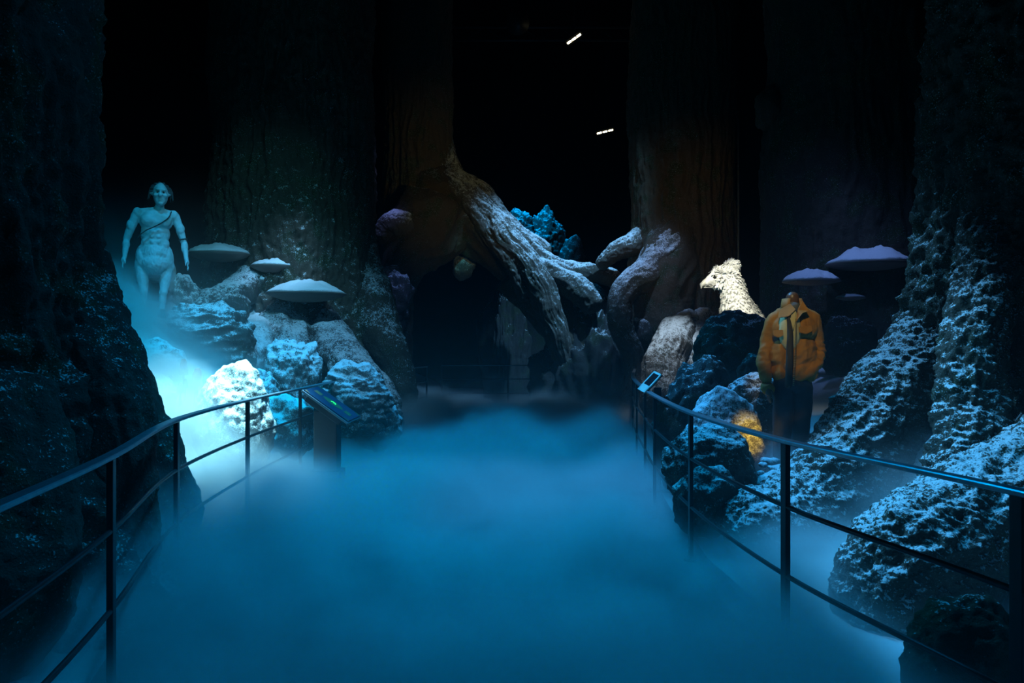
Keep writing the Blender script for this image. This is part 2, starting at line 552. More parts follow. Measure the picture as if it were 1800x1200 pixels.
gx, gy = np.linspace(-13.9, 13.9, 280), np.linspace(-2.9, 25.9, 290)
X, Y = np.meshgrid(gx, gy, indexing='ij')
Hh = bank(X, Y)
out_of_path = np.clip(np.maximum(left_edge(Y) - X, X - right_edge(Y)) / 0.5, 0, 1) * np.where(Y < 17.2, 1, 0.3)
nz = fbm(np.stack([X * 0.9, Y * 0.9, X * 0], -1).reshape(-1, 3), 4).reshape(X.shape)
Hh = Hh + out_of_path * (0.09 * nz + 0.035) - 0.02
snow_ground = finish('snowy_ground', grid_mesh('snowy_ground', np.stack([X, Y, Hh], -1), wrap=False), SNOW)
struct(snow_ground)
# path surface
ys = np.linspace(-2.5, 17.3, 120)
us = np.linspace(0, 1, 28)
PX = left_edge(ys)[:, None] * (1 - us)[None, :] + right_edge(ys)[:, None] * us[None, :]
PY = np.repeat(ys[:, None], 28, 1)
PZ = 0.004 + 0.006 * fbm(np.stack([PX * 3, PY * 3, PX * 0], -1).reshape(-1, 3), 2).reshape(PX.shape)
struct(finish('floor', grid_mesh('floor', np.stack([PX, PY, PZ], -1), wrap=False), PATH))


def slab(name, c, s):
    bm = bmesh.new()
    add_box(bm, c, s)
    return struct(bm_obj(name, bm, BLACK))


slab('wall_back', (0, 26.1, 6), (28.4, 0.2, 12.4))
slab('wall_left', (-14.1, 11.5, 6), (0.2, 29, 12.4))
slab('wall_right', (14.1, 11.5, 6), (0.2, 29, 12.4))
slab('wall_front', (0, -3.1, 6), (28.4, 0.2, 12.4))
slab('ceiling', (0, 11.5, 12.1), (28.4, 29.2, 0.2))


def ground_z(x, y):
    return float(bank(x, y))


# ------------------------------------------------------------------ trees
def px_root(tree, pts, mat, seed, amp=0.10, n=130, m=80, ends=(0, 1), **k):
    """pts: (photo x, photo y, distance, width in photo pixels)"""
    c = [P(a, b, d) for a, b, d, w in pts]
    r = [w / 2.0 / FPX * d for a, b, d, w in pts]
    return bark_tube('root', c, r, mat, tree, n=n, m=m, amp=amp, seed=seed, ends=ends, **k)


# left foreground trunk
tA = thing('tree', 'huge dark ridged trunk rising beside the near end of the left railing', 'tree', (-3.95, 4.25, 0))
trunk('trunk', -3.98, 4.28, -0.1, 11.99, 1.08, BARK, tA, seed=1, n=420, m=420, amp=0.075, freq=3.6,
      flares=[(-0.15, 0.55, 0.30, 1.3), (-1.35, 0.35, 0.35, 1.0), (-0.75, 0.25, 0.25, 1.8), (0.7, 0.4, 0.4, 1.0)], fine=.04)
px_root(tA, [(90, 430, 4.9, 150), (130, 560, 4.7, 150), (178, 690, 4.45, 140), (195, 820, 4.3, 130), (205, 960, 4.2, 124), (212, 1130, 4.1, 116)], BARK, 3, n=200, m=140, amp=.12)
px_root(tA, [(150, 620, 5.4, 130), (215, 740, 5.4, 130), (270, 840, 5.35, 110), (303, 905, 5.3, 100), (325, 950, 5.25, 80)], BARK, 4, n=140, m=100, amp=.12)
px_root(tA, [(-40, 700, 3.6, 230), (-20, 900, 3.4, 260), (-60, 1100, 3.2, 260), (-80, 1250, 3.1, 200)], BARK, 5, n=160, m=120, amp=.12)

# trunk with the shelf mushrooms, left of the arch
tB = thing('tree', 'broad mossy trunk carrying four snow-capped shelf mushrooms behind the left railing', 'tree', (-4.3, 13.5, 0.3))
trunk('trunk', -4.27, 13.5, 0.0, 11.99, 1.50, BARKF, tB, seed=2, n=380, m=460, amp=0.05, freq=4.5,
      flares=[(-0.5, 0.55, 0.28, 1.6), (-1.2, 0.7, 0.3, 1.5), (-1.9, 0.8, 0.3, 1.6), (-2.7, 0.9, 0.35, 1.6), (0.2, 0.5, 0.3, 1.3)], fine=.04)
px_root(tB, [(625, 420, 14.0, 60), (650, 520, 13.2, 74), (672, 590, 12.8, 68), (694, 640, 12.7, 56), (710, 690, 12.6, 44), (716, 740, 12.6, 30)], BARKF, 11)
px_root(tB, [(530, 500, 13.4, 60), (565, 585, 12.3, 86), (600, 640, 11.4, 92), (630, 680, 10.9, 84), (650, 716, 10.6, 64), (660, 760, 10.5, 46)], ROCK, 12)
px_root(tB, [(500, 480, 13.4, 60), (500, 570, 12.2, 92), (500, 630, 11.2, 92), (505, 690, 10.6, 90), (500, 760, 10.2, 70)], ROCK, 13, amp=.2, lump=.25, ends=(1, 1))
px_root(tB, [(490, 500, 13.4, 50), (468, 570, 12.2, 72), (440, 610, 11.0, 74), (420, 650, 10.2, 64), (400, 700, 9.8, 50)], ROCKS, 14, amp=.18, lump=.25, ends=(1, 1))
px_root(tB, [(500, 430, 13.6, 40), (450, 492, 12.3, 56), (405, 522, 11.4, 56), (370, 545, 11.0, 52), (330, 566, 10.8, 40)], ROCK, 15)
px_root(tB, [(600, 640, 12.0, 60), (660, 690, 11.2, 60), (680, 730, 10.9, 52), (690, 780, 10.8, 40)], ROCK, 16)

# trunk standing on the root arch
tC = thing('tree', 'slim trunk perched on the great snowy root arch over the dark cave', 'tree', (-2.3, 16.6, 0.0))
trunk('trunk', -2.30, 16.7, 4.0, 11.99, 0.78, BARKB, tC, seed=3, n=260, m=320, amp=0.04, freq=5.0,
      flares=[(-0.2, 0.25, 0.45, 1.0), (-1.6, 0.2, 0.5, 1.0), (3.0, 0.3, 0.5, 1.0)], base=.08)
px_root(tC, [(748, 250, 16.8, 80), (740, 330, 16.6, 92), (730, 385, 16.3, 92), (715, 430, 16.0, 70)], BARKB, 51, amp=.12, ends=(1, 1))
px_root(tC, [(740, 290, 16.5, 90), (770, 350, 16.5, 110), (815, 392, 16.5, 92), (862, 428, 16.4, 70), (905, 470, 16.4, 60), (940, 520, 16.4, 50)], BARKB, 52, amp=.14, ends=(1, 1))
px_root(tC, [(765, 200, 17.0, 30), (778, 285, 16.7, 44), (802, 335, 16.3, 58), (845, 378, 16.1, 60), (885, 422, 15.9, 54), (922, 460, 15.8, 46), (950, 505, 15.8, 46), (972, 570, 15.9, 44), (1000, 650, 16.0, 34)], BARKR, 21, n=260, m=130, amp=.20, freq=8, ends=(1, 1))
px_root(tC, [(785, 300, 16.2, 24), (815, 345, 15.9, 26), (850, 400, 15.75, 22), (880, 440, 15.7, 24), (905, 476, 15.7, 22), (925, 530, 15.8, 18)], BARKR, 53, n=160, m=60, amp=.2, ends=(1, 1))
px_root(tC, [(770, 355, 16.1, 30), (800, 372, 15.95, 26), (835, 400, 15.9, 22), (868, 440, 15.9, 18)], BARKR, 54, n=100, m=60, amp=.2, ends=(1, 1))
px_root(tC, [(775, 210, 17.2, 24), (795, 300, 16.9, 30), (826, 326, 16.9, 32), (850, 342, 16.9, 32), (868, 375, 16.8, 40), (900, 408, 16.7, 38), (935, 432, 16.6, 38), (965, 452, 16.5, 34)], BARKR, 22, n=160, m=80, amp=.18, ends=(1, 1))
px_root(tC, [(930, 440, 16.3, 34), (975, 470, 16.2, 36), (1020, 478, 16.2, 34), (1060, 482, 16.3, 30), (1090, 500, 16.4, 26)], BARKR, 23, n=120, m=72)
px_root(tC, [(940, 470, 16.0, 40), (990, 492, 15.9, 40), (1025, 518, 15.8, 42), (1052, 545, 15.8, 34)], BARKR, 24, n=120, m=72, amp=.16)
px_root(tC, [(760, 360, 16.0, 110), (740, 410, 15.8, 110), (712, 450, 15.6, 90), (695, 510, 15.5, 60), (700, 580, 15.4, 44), (703, 660, 15.4, 42), (700, 750, 15.4, 46)], BARKB, 25, n=180, m=100, amp=.14, lump=.22)
px_root(tC, [(800, 370, 16.2, 80), (790, 410, 16.2, 70), (770, 440, 16.3, 50), (735, 460, 16.5, 40)], BARKB, 26, amp=.14)
px_root(tC, [(715, 395, 15.3, 50), (695, 392, 15.1, 46), (680, 400, 15.1, 36), (668, 430, 15.2, 30)], BARKR, 27)
px_root(tC, [(680, 480, 15.2, 60), (690, 520, 15.1, 52), (705, 552, 15.0, 34)], BARKR, 28, amp=.2, lump=.35)
px_root(tC, [(900, 480, 16.2, 70), (960, 540, 16.4, 70), (1020, 600, 16.5, 80), (1060, 680, 16.5, 70)], BARKB, 29, amp=.14)

# broad trunk right of the arch
tD = thing('tree', 'broad brown trunk right of the cave, behind the white feathered creature', 'tree', (4.05, 16.0, 0.0))
trunk('trunk', 4.05, 16.2, 0.0, 11.99, 1.22, BARKB, tD, seed=4, n=320, m=380, amp=0.04, freq=5.0,
      flares=[(-2.5, 0.5, 0.3, 2.2), (-1.4, 0.4, 0.3, 1.5)], base=.22)
px_root(tD, [(1190, 395, 16.4, 60), (1145, 412, 16.0, 48), (1110, 430, 15.7, 38), (1078, 446, 15.7, 30), (1050, 470, 15.8, 20)], BARKR, 31)
px_root(tD, [(1210, 360, 16.2, 90), (1185, 430, 15.6, 88), (1145, 478, 15.0, 62), (1110, 500, 14.8, 44), (1090, 535, 14.7, 42), (1094, 580, 14.7, 40), (1112, 620, 14.7, 36), (1120, 690, 14.7, 30)], BARKR, 32, n=180, m=90, amp=.12)
px_root(tD, [(1190, 380, 16.0, 100), (1176, 470, 15.4, 112), (1168, 540, 15.1, 92), (1180, 600, 14.8, 70), (1190, 680, 14.6, 60)], BARKB, 35, amp=.14, ends=(1, 1))
px_root(tD, [(1215, 560, 14.6, 40), (1192, 590, 13.7, 60), (1172, 625, 13.0, 66), (1163, 680, 12.7, 64), (1155, 740, 12.5, 56)], BARKR, 33, n=150, m=100, amp=.14, ends=(1, 1))
px_root(tD, [(1236, 560, 14.6, 40), (1224, 600, 13.8, 54), (1222, 640, 13.2, 50), (1215, 700, 13.0, 44)], BARKR, 34)

# tree with shelf mushrooms, right
tE = thing('tree', 'dark unlit trunk with a burl behind the headless jacket mannequin', 'tree', (5.75, 11.5, 0.6))
trunk('trunk', 5.72, 11.5, 0.3, 11.99, 1.38, BARK, tE, seed=5, n=260, m=340, amp=0.04, freq=4.5, flares=[(-2.4, 0.5, 0.4, 1.5)])
finish('burl', boulder_mesh(P(1352, 190, 11.4), (0.22, 0.3, 0.34), 5, sub=4), BARK, tE)

# right foreground trunk
tF = thing('tree', 'rugged frosted trunk at the right, its roots sprawling behind the right railing', 'tree', (4.95, 6.2, 0.0))
trunk('trunk', 5.02, 6.2, 0.0, 11.99, 0.98, BARKF, tF, seed=6, n=400, m=400, amp=0.06, freq=4.5,
      flares=[(-2.75, 0.45, 0.25, 2.0), (-1.9, 0.4, 0.3, 1.6), (2.6, .5, .4, 1.8)], fine=.05)
px_root(tF, [(1800, 180, 6.3, 60), (1760, 330, 6.0, 76), (1730, 480, 5.7, 80), (1712, 620, 5.4, 84), (1708, 740, 5.2, 90), (1700, 850, 5.0, 120), (1690, 930, 4.9, 140)], BARKF, 41, n=260, m=130, amp=.22, fine=.05, ends=(1, 1))
px_root(tF, [(1960, 780, 4.8, 200), (1810, 870, 4.45, 210), (1690, 940, 4.15, 200), (1610, 995, 4.0, 200), (1560, 1060, 3.92, 160), (1550, 1140, 3.9, 120)], BARKF, 42, n=260, m=190, amp=.08, fine=.045, freq=8)
px_root(tF, [(1720, 540, 6.6, 110), (1650, 610, 6.5, 130), (1580, 690, 6.3, 140), (1520, 770, 6.1, 140), (1465, 850, 5.8, 150), (1400, 915, 5.5, 140), (1330, 935, 5.3, 130), (1285, 965, 5.25, 90)], BARKF, 43, n=340, m=180, amp=.10, fine=.045, freq=8)

# ------------------------------------------------------------------ rocks
px_rock('wide sloping blue-hazed boulder behind the bright fog, at the foot of the shelf-mushroom trunk', 278, 440, 540, 680, 10.0, ROCK, 1, depth=.8, flow=(.6, 1, 2), crease=.14, sub=6)
px_rock('snow-topped round boulder at the edge of the near left trunk, above the fog', 222, 320, 600, 700, 8.7, ROCKS, 2, depth=.9, sub=6)
px_rock('low snow-covered rock half sunk in the bright fog beside the near left trunk', 205, 312, 655, 800, 7.3, ROCKS, 3, depth=1.0)
px_rock('largest rounded snowy boulder standing in the glowing fog behind the left railing', 346, 478, 645, 850, 7.3, ROCKS, 4, depth=.9, rough=.12, crease=.04, sub=6)
px_rock('pointed pale rock beside the feet of the horse-bodied statue', 298, 348, 488, 580, 10.9, ROCKS, 6, depth=.8, boxy=.2)
px_rock('mossy pale rock between the pointed rock and the shelf-mushroom trunk', 350, 436, 500, 580, 11.3, ROCK, 7)
px_rock('craggy snow-dusted rock above the lectern, below the shelf mushrooms', 476, 556, 600, 740, 9.6, ROCKS, 8, rough=.28, crease=.12, boxy=.4, sub=6)
px_rock('small craggy snow-dusted rock between the largest boulder and the lectern', 440, 486, 655, 730, 9.0, ROCKS, 9, rough=.28, crease=.1)
px_rock('low snowy rock behind the left railing posts, left of the lectern column', 462, 545, 700, 800, 8.6, ROCKS, 10, rough=.3, crease=.2)
px_rock('smooth snow-streaked rock behind the lectern panel', 568, 680, 642, 760, 9.7, ROCKS, 31, depth=.7, flow=(.5, 1, 2.4), crease=.16, sub=6)
px_rock('lower snow-streaked rock right of the lectern, against the railing', 622, 702, 700, 790, 9.9, ROCKS, 12, depth=.7)
px_rock('small cyan-lit rock wedged under the root arch at the cave mouth', 796, 834, 447, 492, 16.8, ROCKS, 13, sub=4)
px_rock('knobbly purple-tinged rock in the left wall of the cave mouth', 664, 722, 488, 580, 14.9, ROCK, 14, rough=.4, crease=.2, depth=.6)
px_rock('snowy mound lit blue behind the arch, the one nearest the slim trunk', 885, 938, 372, 470, 20.0, ROCK, 15, rough=.2, fine=.05, sub=6)
px_rock('tall snowy mound lit blue behind the arch, the middle one', 932, 990, 374, 500, 20.2, ROCK, 16, rough=.25, fine=.05, sub=6)
px_rock('low rounded blue-lit mound behind the arch, furthest from the slim trunk', 978, 1028, 418, 520, 20.0, ROCK, 17, rough=.15, fine=.05)
px_rock('big dark mass behind the arch carrying the blue-lit mounds', 840, 1080, 455, 800, 21.0, ROCKD, 18, depth=.5, rough=.15)

px_rock('dark rounded boulder with a blue sheen behind the small slanted sign', 1166, 1302, 642, 890, 7.4, ROCKD, 21, depth=.9, rough=.2, crease=.1, flow=(1, 1, 2.2), sub=6)
px_rock('dark ridged rock hiding the lower body of the white feathered creature', 1222, 1372, 548, 700, 9.0, ROCKD, 22, depth=.6, tilt=.35, sub=6)
px_rock('snowy sloping rock above the amber-lit boulder, beside the mannequin legs', 1262, 1376, 660, 800, 7.2, ROCK, 23, depth=.8, tilt=.2, flow=(.6, 1, 2), sub=6)
px_rock('snow-crusted boulder with an amber-lit side beside the mannequin', 1205, 1336, 690, 880, 6.6, ROCKS, 24, depth=.7, rough=.12, crease=.03, sub=6)
px_rock('round frosted boulder in front of the amber-lit boulder, behind the right railing', 1172, 1326, 752, 900, 5.9, ROCK, 25, depth=.7, rough=.14, crease=.06, sub=6)
px_rock('low snowy boulder at the foot of the round frosted boulder', 1188, 1300, 826, 940, 5.5, ROCK, 26, depth=.7, rough=.2)
px_rock('small round dark rock beside the hanging sleeve of the jacket', 1300, 1348, 624, 700, 8.0, ROCKD, 27)
px_rock('small mossy snow-capped rock left of the thick railing post', 1322, 1392, 836, 920, 5.7, ROCKS, 28, sub=5)
px_rock('dark green mossy boulder at the bottom, beside the nearest right railing post', 1596, 1800, 1062, 1330, 2.95, MOSSR, 29, depth=.7, rough=.14, crease=.05, sub=6)
px_rock('dim snow-dusted rock behind the shoulder of the jacket', 1440, 1530, 560, 660, 8.8, ROCKD, 30)
px_rock('dark folded rock in the right wall of the cave', 965, 1130, 560, 800, 16.3, ROCKD, 32, depth=.5, rough=.3, crease=.35, flow=(2.6, 1, .8), sub=6)
px_rock('dark folded rock standing deep inside the cave', 868, 925, 520, 760, 19.0, ROCKD, 33, depth=.5, rough=.3, crease=.35, flow=(2.2, 1, 1), sub=6)
px_rock('blue snow-dusted rock between the two big roots right of the cave', 1110, 1160, 555, 620, 15.0, ROCK, 34, sub=4)

for i, (a, b, y0, y1, D, l) in enumerate([
        (1338, 1366, 804, 816, 6.15, 'flat brown stone by the mannequin shoes, the largest one'),
        (1334, 1348, 812, 819, 6.0, 'amber-lit sliver of stone left of the mannequin shoes'),
        (1354, 1398, 817, 827, 5.95, 'long pale flat stone just below the mannequin shoes'),
        (1331, 1342, 827, 836, 5.8, 'tiny amber-lit stone above the mossy snow-capped rock'),
        (1390, 1422, 822, 834, 5.95, 'flat grey stone between the thick railing post and the long root')]):
    px_rock(l, a, b, y0, y1, D, ROCKS, 50 + i, sub=3, name='stone', cat='stone', rough=.2)


# ------------------------------------------------------------------ shelf mushrooms
def shelf_fungus(label, x0, x1, ytop, yrim, ybot, D, seed, depth=0.75):
    a, b = P(x0, yrim, D), P(x1, yrim, D)
    c = (a + b) / 2
    R = (b.x - a.x) / 2
    top = (yrim - ytop) / FPX * D
    bot = (ybot - yrim) / FPX * D
    t = thing('shelf_mushroom', label, 'mushroom', c, 'snow-capped shelf mushrooms on the trunks')
    m = 56
    th = np.linspace(0, 2 * math.pi, m, endpoint=False)
    wob = 1 + 0.06 * perlin(np.stack([np.cos(th) * 1.6, np.sin(th) * 1.6, th * 0 + seed], -1))
    rows = []
    for k in range(1, 9):   # underside, from the middle to the rim
        q = k / 8
        rows.append((q, -bot * (1 - q ** 2.4) - .01))
    rows.append((1.0, 0.0))
    for k in range(1, 7):
        q = 1 - k / 7
        rows.append((q, 0.35 * top * (1 - q ** 2)))
    V = np.array([[[math.cos(x) * R * q * w, math.sin(x) * R * depth * q * w, z] for x, w in zip(th, wob)] for q, z in rows])
    V = V + np.array(c)
    finish('cap', grid_mesh('cap', V), FUNGUS, t)
    rows = [(max(0.01, 0.99 - .083 * k), 0) for k in range(13)]
    qs = np.array([q for q, _ in rows])
    Q, TH = np.meshgrid(qs, th, indexing='ij')
    nz2 = fbm(np.stack([np.cos(TH) * Q * 1.7, np.sin(TH) * Q * 1.7, Q * 0 + seed * 3.0], -1).reshape(-1, 3), 3).reshape(Q.shape)
    Z = top * (1 - Q ** 2.6) * (0.88 + 0.30 * nz2) + 0.01 * (Q < .95) + 0.10 * top * fbm(np.stack([np.cos(TH) * Q * 6, np.sin(TH) * Q * 6, Q * 0 + seed], -1).reshape(-1, 3), 3).reshape(Q.shape) * (Q < .93)
    Z = np.maximum(Z, 0.36 * top * (1 - Q ** 2) + .004)
    V = np.stack([np.cos(TH) * R * Q * wob[None, :], np.sin(TH) * R * depth * Q * wob[None, :], Z], -1) + np.array(c)
    finish('snow', grid_mesh('snow', V), SNOWCAP, t)
    return t


shelf_fungus('shelf mushroom beside the hand of the horse-bodied statue, with thick bright snow', 330, 440, 428, 446, 459, 11.9, 1)
shelf_fungus('middle shelf mushroom of the left trunk, above the smallest one', 440, 521, 455, 468, 480, 12.0, 2)
shelf_fungus('smallest shelf mushroom of the left trunk, tucked under another', 417, 489, 482, 494, 507, 12.1, 3)
shelf_fungus('lowest and widest shelf mushroom on the left trunk', 467, 609, 494, 516, 530, 11.6, 4)
shelf_fungus('shelf mushroom just above the collar of the jacket mannequin', 1375, 1474, 474, 494, 500, 10.0, 5)
shelf_fungus('widest and highest shelf mushroom on the dark right trunk', 1452, 1603, 437, 464, 474, 10.0, 6)
shelf_fungus('shelf mushroom on the dark trunk beside the frosted foreground trunk', 1597, 1668, 472, 492, 498, 10.6, 7)
shelf_fungus('thin snowy shelf mushroom under the widest one', 1470, 1520, 517, 523, 527, 10.1, 8)
shelf_fungus('shelf mushroom level with the jacket hem, behind the mannequin', 1430, 1490, 637, 655, 663, 9.6, 9)
shelf_fungus('shelf mushroom low in front of the white feathered creature', 1219, 1286, 569, 583, 592, 14.2, 10)
shelf_fungus('small shelf mushroom tucked behind the neck of the white feathered creature', 1254, 1290, 552, 561, 566, 14.5, 11)


# ------------------------------------------------------------------ small bell mushrooms
def bell_mushroom(label, px, y0, y1, w, D, lean=0.0):
    top, foot = P(px, y0, D), P(px, y1, D)
    h = top.z - foot.z
    R = w / 2 / FPX * D
    t = thing('bell_mushroom', label, 'mushroom', foot, 'small bell-capped mushrooms in the glowing fog')
    m = 24
    th = np.linspace(0, 2 * math.pi, m, endpoint=False)
    prof = [(0.02, 1.0), (0.35, .985), (0.55, .95), (0.7, .88), (0.84, .76), (0.93, .64), (1.0, .50), (1.02, .46), (0.9, .455), (0.4, .5)]
    V = np.array([[[math.cos(a) * R * q + lean * h * z, math.sin(a) * R * q, h * z] for a in th] for q, z in prof[::-1]]) + np.array(foot)
    finish('cap', grid_mesh('cap', V), FUNGUSD, t)
    prof = [(.5, -.25), (.42, 0.0), (.34, .2), (.3, .4), (.3, .6)]
    V = np.array([[[math.cos(a) * R * q + lean * h * z, math.sin(a) * R * q, h * z] for a in th] for q, z in prof]) + np.array(foot)
    finish('stem', grid_mesh('stem', V), FUNGUS, t)


bell_mushroom('tallest bell mushroom with a visible stem, nearest the largest boulder', 344, 646, 706, 19, 7.3, .06)
bell_mushroom('tall bell mushroom beside the round snow-topped boulder', 323, 630, 684, 15, 7.7)
bell_mushroom('bell mushroom of middle height, the one nearest the near left trunk', 300, 659, 694, 12, 7.5)
bell_mushroom('smallest dark bell mushroom between its taller neighbours', 317, 672, 706, 12, 7.2)
bell_mushroom('pale small bell mushroom just behind the tallest one', 326, 665, 696, 9, 7.5)


# ------------------------------------------------------------------ railings
def path_tube(name, pts, z, r, mat, parent, flat=None, n=None):
    n = n or len(pts) * 8
    C, _ = catmull([(x, y, z) for x, y in pts], [r] * len(pts), n)
    T = np.gradient(C, axis=0)
    T /= np.linalg.norm(T, axis=1)[:, None]
    N = np.stack([T[:, 1], -T[:, 0], T[:, 2] * 0], 1)
    N /= np.linalg.norm(N, axis=1)[:, None]
    U = np.array([0, 0, 1.0])
    if flat:
        w, h = flat
        sec = [(-w, -h * .6), (-w * .8, -h), (w * .8, -h), (w, -h * .6), (w, h * .6), (w * .8, h), (-w * .8, h), (-w, h * .6)]
    else:
        sec = [(math.cos(a) * r, math.sin(a) * r) for a in np.linspace(0, 2 * math.pi, 10, endpoint=False)]
    V = np.array([[c + nn * a + U * b for a, b in sec] for c, nn in zip(C, N)])
    return finish(name, grid_mesh(name, V), mat, parent, shade=not flat)


def railing(label, pts, posts, base_ends=None):
    t = thing('railing', label, 'railing', (posts[0][0], posts[0][1], 0))
    path_tube('handrail', pts, 1.10, 0.02, IRONTOP, t, flat=(0.03, 0.011))
    path_tube('middle_rail', pts, 0.76, 0.013, IRON, t)
    path_tube('lower_rail', pts, 0.40, 0.013, IRON, t)
    for x, y in posts:
        bm = bmesh.new()
        k = min(range(len(pts)), key=lambda i: (pts[i][0] - x) ** 2 + (pts[i][1] - y) ** 2)
        p, q = pts[max(0, k - 1)], pts[min(len(pts) - 1, k + 1)]
        rot = Matrix.Rotation(math.atan2(q[1] - p[1], q[0] - p[0]), 3, 'Z')
        add_box(bm, (x, y, 0.545), (0.05, 0.028, 1.09), rot, 0.004)
        po = bm_obj('post', bm, IRON, t)
        bm = bmesh.new()
        add_cyl(bm, (x, y, 0.0), (x, y, 0.012), 0.055, 0.05, 16)
        bm_obj('foot_plate', bm, IRON, po)
    return t


railing('long curved black metal railing along the left edge of the foggy path', LR, [LR[1]] + LR[3:])
railing('long curved black metal railing along the right edge of the foggy path', RR, RR[1:])
railing('dim low railing crossing the mouth of the dark cave', [(-1.75, 17.0), (0, 17.1), (1.4, 17.0), (3.0, 16.2)], [(-1.75, 17.0), (-0.1, 17.1), (1.3, 17.02), (2.7, 16.4)])


# ------------------------------------------------------------------ lecterns
LEC = plain('dark_lectern_paint', (0.035, 0.045, 0.055), 0.5, 0.2, var=0.2)
LECE = plain('pale_lectern_edge', (0.25, 0.33, 0.38), 0.5, 0.2)
PANEL = plain('printed_navy_panel', (0.012, 0.05, 0.11), 0.35, 0.0, var=0.3, scale=8)
OCHRE = plain('printed_brown_ornament', (0.26, 0.14, 0.06), 0.5, var=0.5, scale=60)
GLOW = plain('green_lit_symbol', (0.0, 0.2, 0.05), 0.5, emit=(0.02, 0.9, 0.18), estr=1.6)
t = thing('lectern', 'black information lectern with a sloping navy panel and green glowing symbol', 'lectern', (-2.0, 7.4, 0))
bm = bmesh.new()
add_box(bm, (-2.0, 7.4, 0.47), (0.25, 0.20, 0.86), None, 0.012)
bm_obj('column', bm, LEC, t)
bm = bmesh.new()
add_box(bm, (-2.0, 7.4, 0.13), (0.33, 0.28, 0.26), None, 0.03)
add_box(bm, (-2.0, 7.4, 0.01), (0.38, 0.33, 0.03), None, 0.006)
bm_obj('foot', bm, LEC, t)
ang = math.atan2(0.33, 0.46)
rot = Matrix.Rotation(ang, 3, 'Y')
ctr = Vector((-1.93, 7.32, 0.965))
bm = bmesh.new()
add_box(bm, ctr - rot @ Vector((0, 0, 0.05)), (0.44, 0.46, 0.07), rot, 0.008)
bm_obj('housing', bm, LEC, t)
bm = bmesh.new()
add_box(bm, ctr, (0.58, 0.60, 0.022), rot, 0.004)
tray = bm_obj('panel_tray', bm, LECE, t)
bm = bmesh.new()
add_box(bm, ctr + rot @ Vector((0, 0, 0.016)), (0.56, 0.565, 0.012), rot, 0.002)
pn = bm_obj('panel', bm, PANEL, t)


def flat_poly(name, pts, mat, parent, c, rot, lift):
    bm = bmesh.new()
    vs = [bm.verts.new(c + rot @ Vector((x, y, lift))) for x, y in pts]
    f = bm.faces.new(vs)
    r = bmesh.ops.extrude_face_region(bm, geom=[f])
    bmesh.ops.translate(bm, vec=rot @ Vector((0, 0, 0.002)), verts=[v for v in r['geom'] if isinstance(v, bmesh.types.BMVert)])
    bmesh.ops.recalc_face_normals(bm, faces=bm.faces)
    return bm_obj(name, bm, mat, parent)


al = [(math.copysign(abs(math.cos(a)) ** 1.5, math.cos(a)) * 0.125, math.sin(a) * 0.10) for a in np.linspace(0, 2 * math.pi, 28, endpoint=False)]
flat_poly('ornament', al, OCHRE, pn, ctr, rot, 0.0215)
for dx in (-0.19, 0.19):
    q = [(dx - .045, -.05), (dx - .02, -.066), (dx + .02, -.06), (dx + .045, -.05), (dx + .04, 0), (dx + .045, .05), (dx, .062), (dx - .045, .05), (dx - .038, 0)]
    flat_poly('ornament', q, OCHRE, pn, ctr, rot, 0.0215)
for sx, sy in ((-1, -1), (1, -1), (1, 1), (-1, 1)):
    q = [(sx * .27, sy * .275), (sx * .21, sy * .275), (sx * .225, sy * .25), (sx * .26, sy * .235), (sx * .27, sy * .21)]
    if sx * sy < 0:
        q = q[::-1]
    flat_poly('corner_ornament', q, OCHRE, pn, ctr, rot, 0.0215)
# glowing symbol: an arc with a short tail
arc = [(0.034 * math.cos(a), 0.045 * math.sin(a)) for a in np.linspace(-0.4, 3.3, 14)]
arc += [(0.020 * math.cos(a), 0.030 * math.sin(a)) for a in np.linspace(3.3, -0.4, 14)]
sym = flat_poly('lit_symbol', arc, GLOW, pn, ctr, rot, 0.0245)
bm = bmesh.new()
add_box(bm, ctr + rot @ Vector((0.002, 0.006, 0.0255)), (0.010, 0.03, 0.002), rot)
bm_obj('lit_symbol', bm, GLOW, pn)

SIGN = plain('pale_green_sign_frame', (0.65, 0.85, 0.72), 0.4, 0.0, var=0.25, scale=20)
GLASSY = plain('dark_sign_window', (0.01, 0.015, 0.02), 0.1, 0.0)
t = thing('lectern', 'small slanted pale-framed sign on a black post at the far end of the right railing', 'sign', (1.52, 7.45, 0))
bm = bmesh.new()
add_box(bm, (1.60, 7.5, 0.57), (0.07, 0.07, 1.14), None, 0.006)
add_box(bm, (1.60, 7.5, 0.012), (0.2, 0.2, 0.024), None, 0.006)
bm_obj('column', bm, IRON, t)
e1 = (P(1157, 655, 7.45) - P(1127, 687, 7.45))
u = e1.normalized()
v = Vector((0.14, -0.98, -0.11)).normalized()
v = (v - u * v.dot(u)).normalized()
w = u.cross(v).normalized()
if w.z < 0:
    v = -v
    w = -w
rot = Matrix((u, v, w)).transposed()
ctr = (P(1157, 655, 7.45) + P(1127, 687, 7.45)) / 2
Ln = e1.length
bm = bmesh.new()
add_box(bm, ctr - w * 0.012, (Ln, 0.24, 0.012), rot, 0.003)
bm_obj('panel_tray', bm, IRON, t)
fr = None
bm = bmesh.new()
for a, b, c, d in ((-Ln / 2 + .045, 0, .09, .24), (Ln / 2 - .0125, 0, .025, .24), (0, .105, Ln, .03), (0, -.105, Ln, .03)):
    add_box(bm, ctr + u * a + v * b, (c, d, 0.012), rot, 0.002)
bm_obj('frame', bm, SIGN, t)
bm = bmesh.new()
add_box(bm, ctr + u * 0.03 - w * 0.002, (Ln - .1, 0.19, 0.008), rot)
bm_obj('window', bm, GLASSY, t)


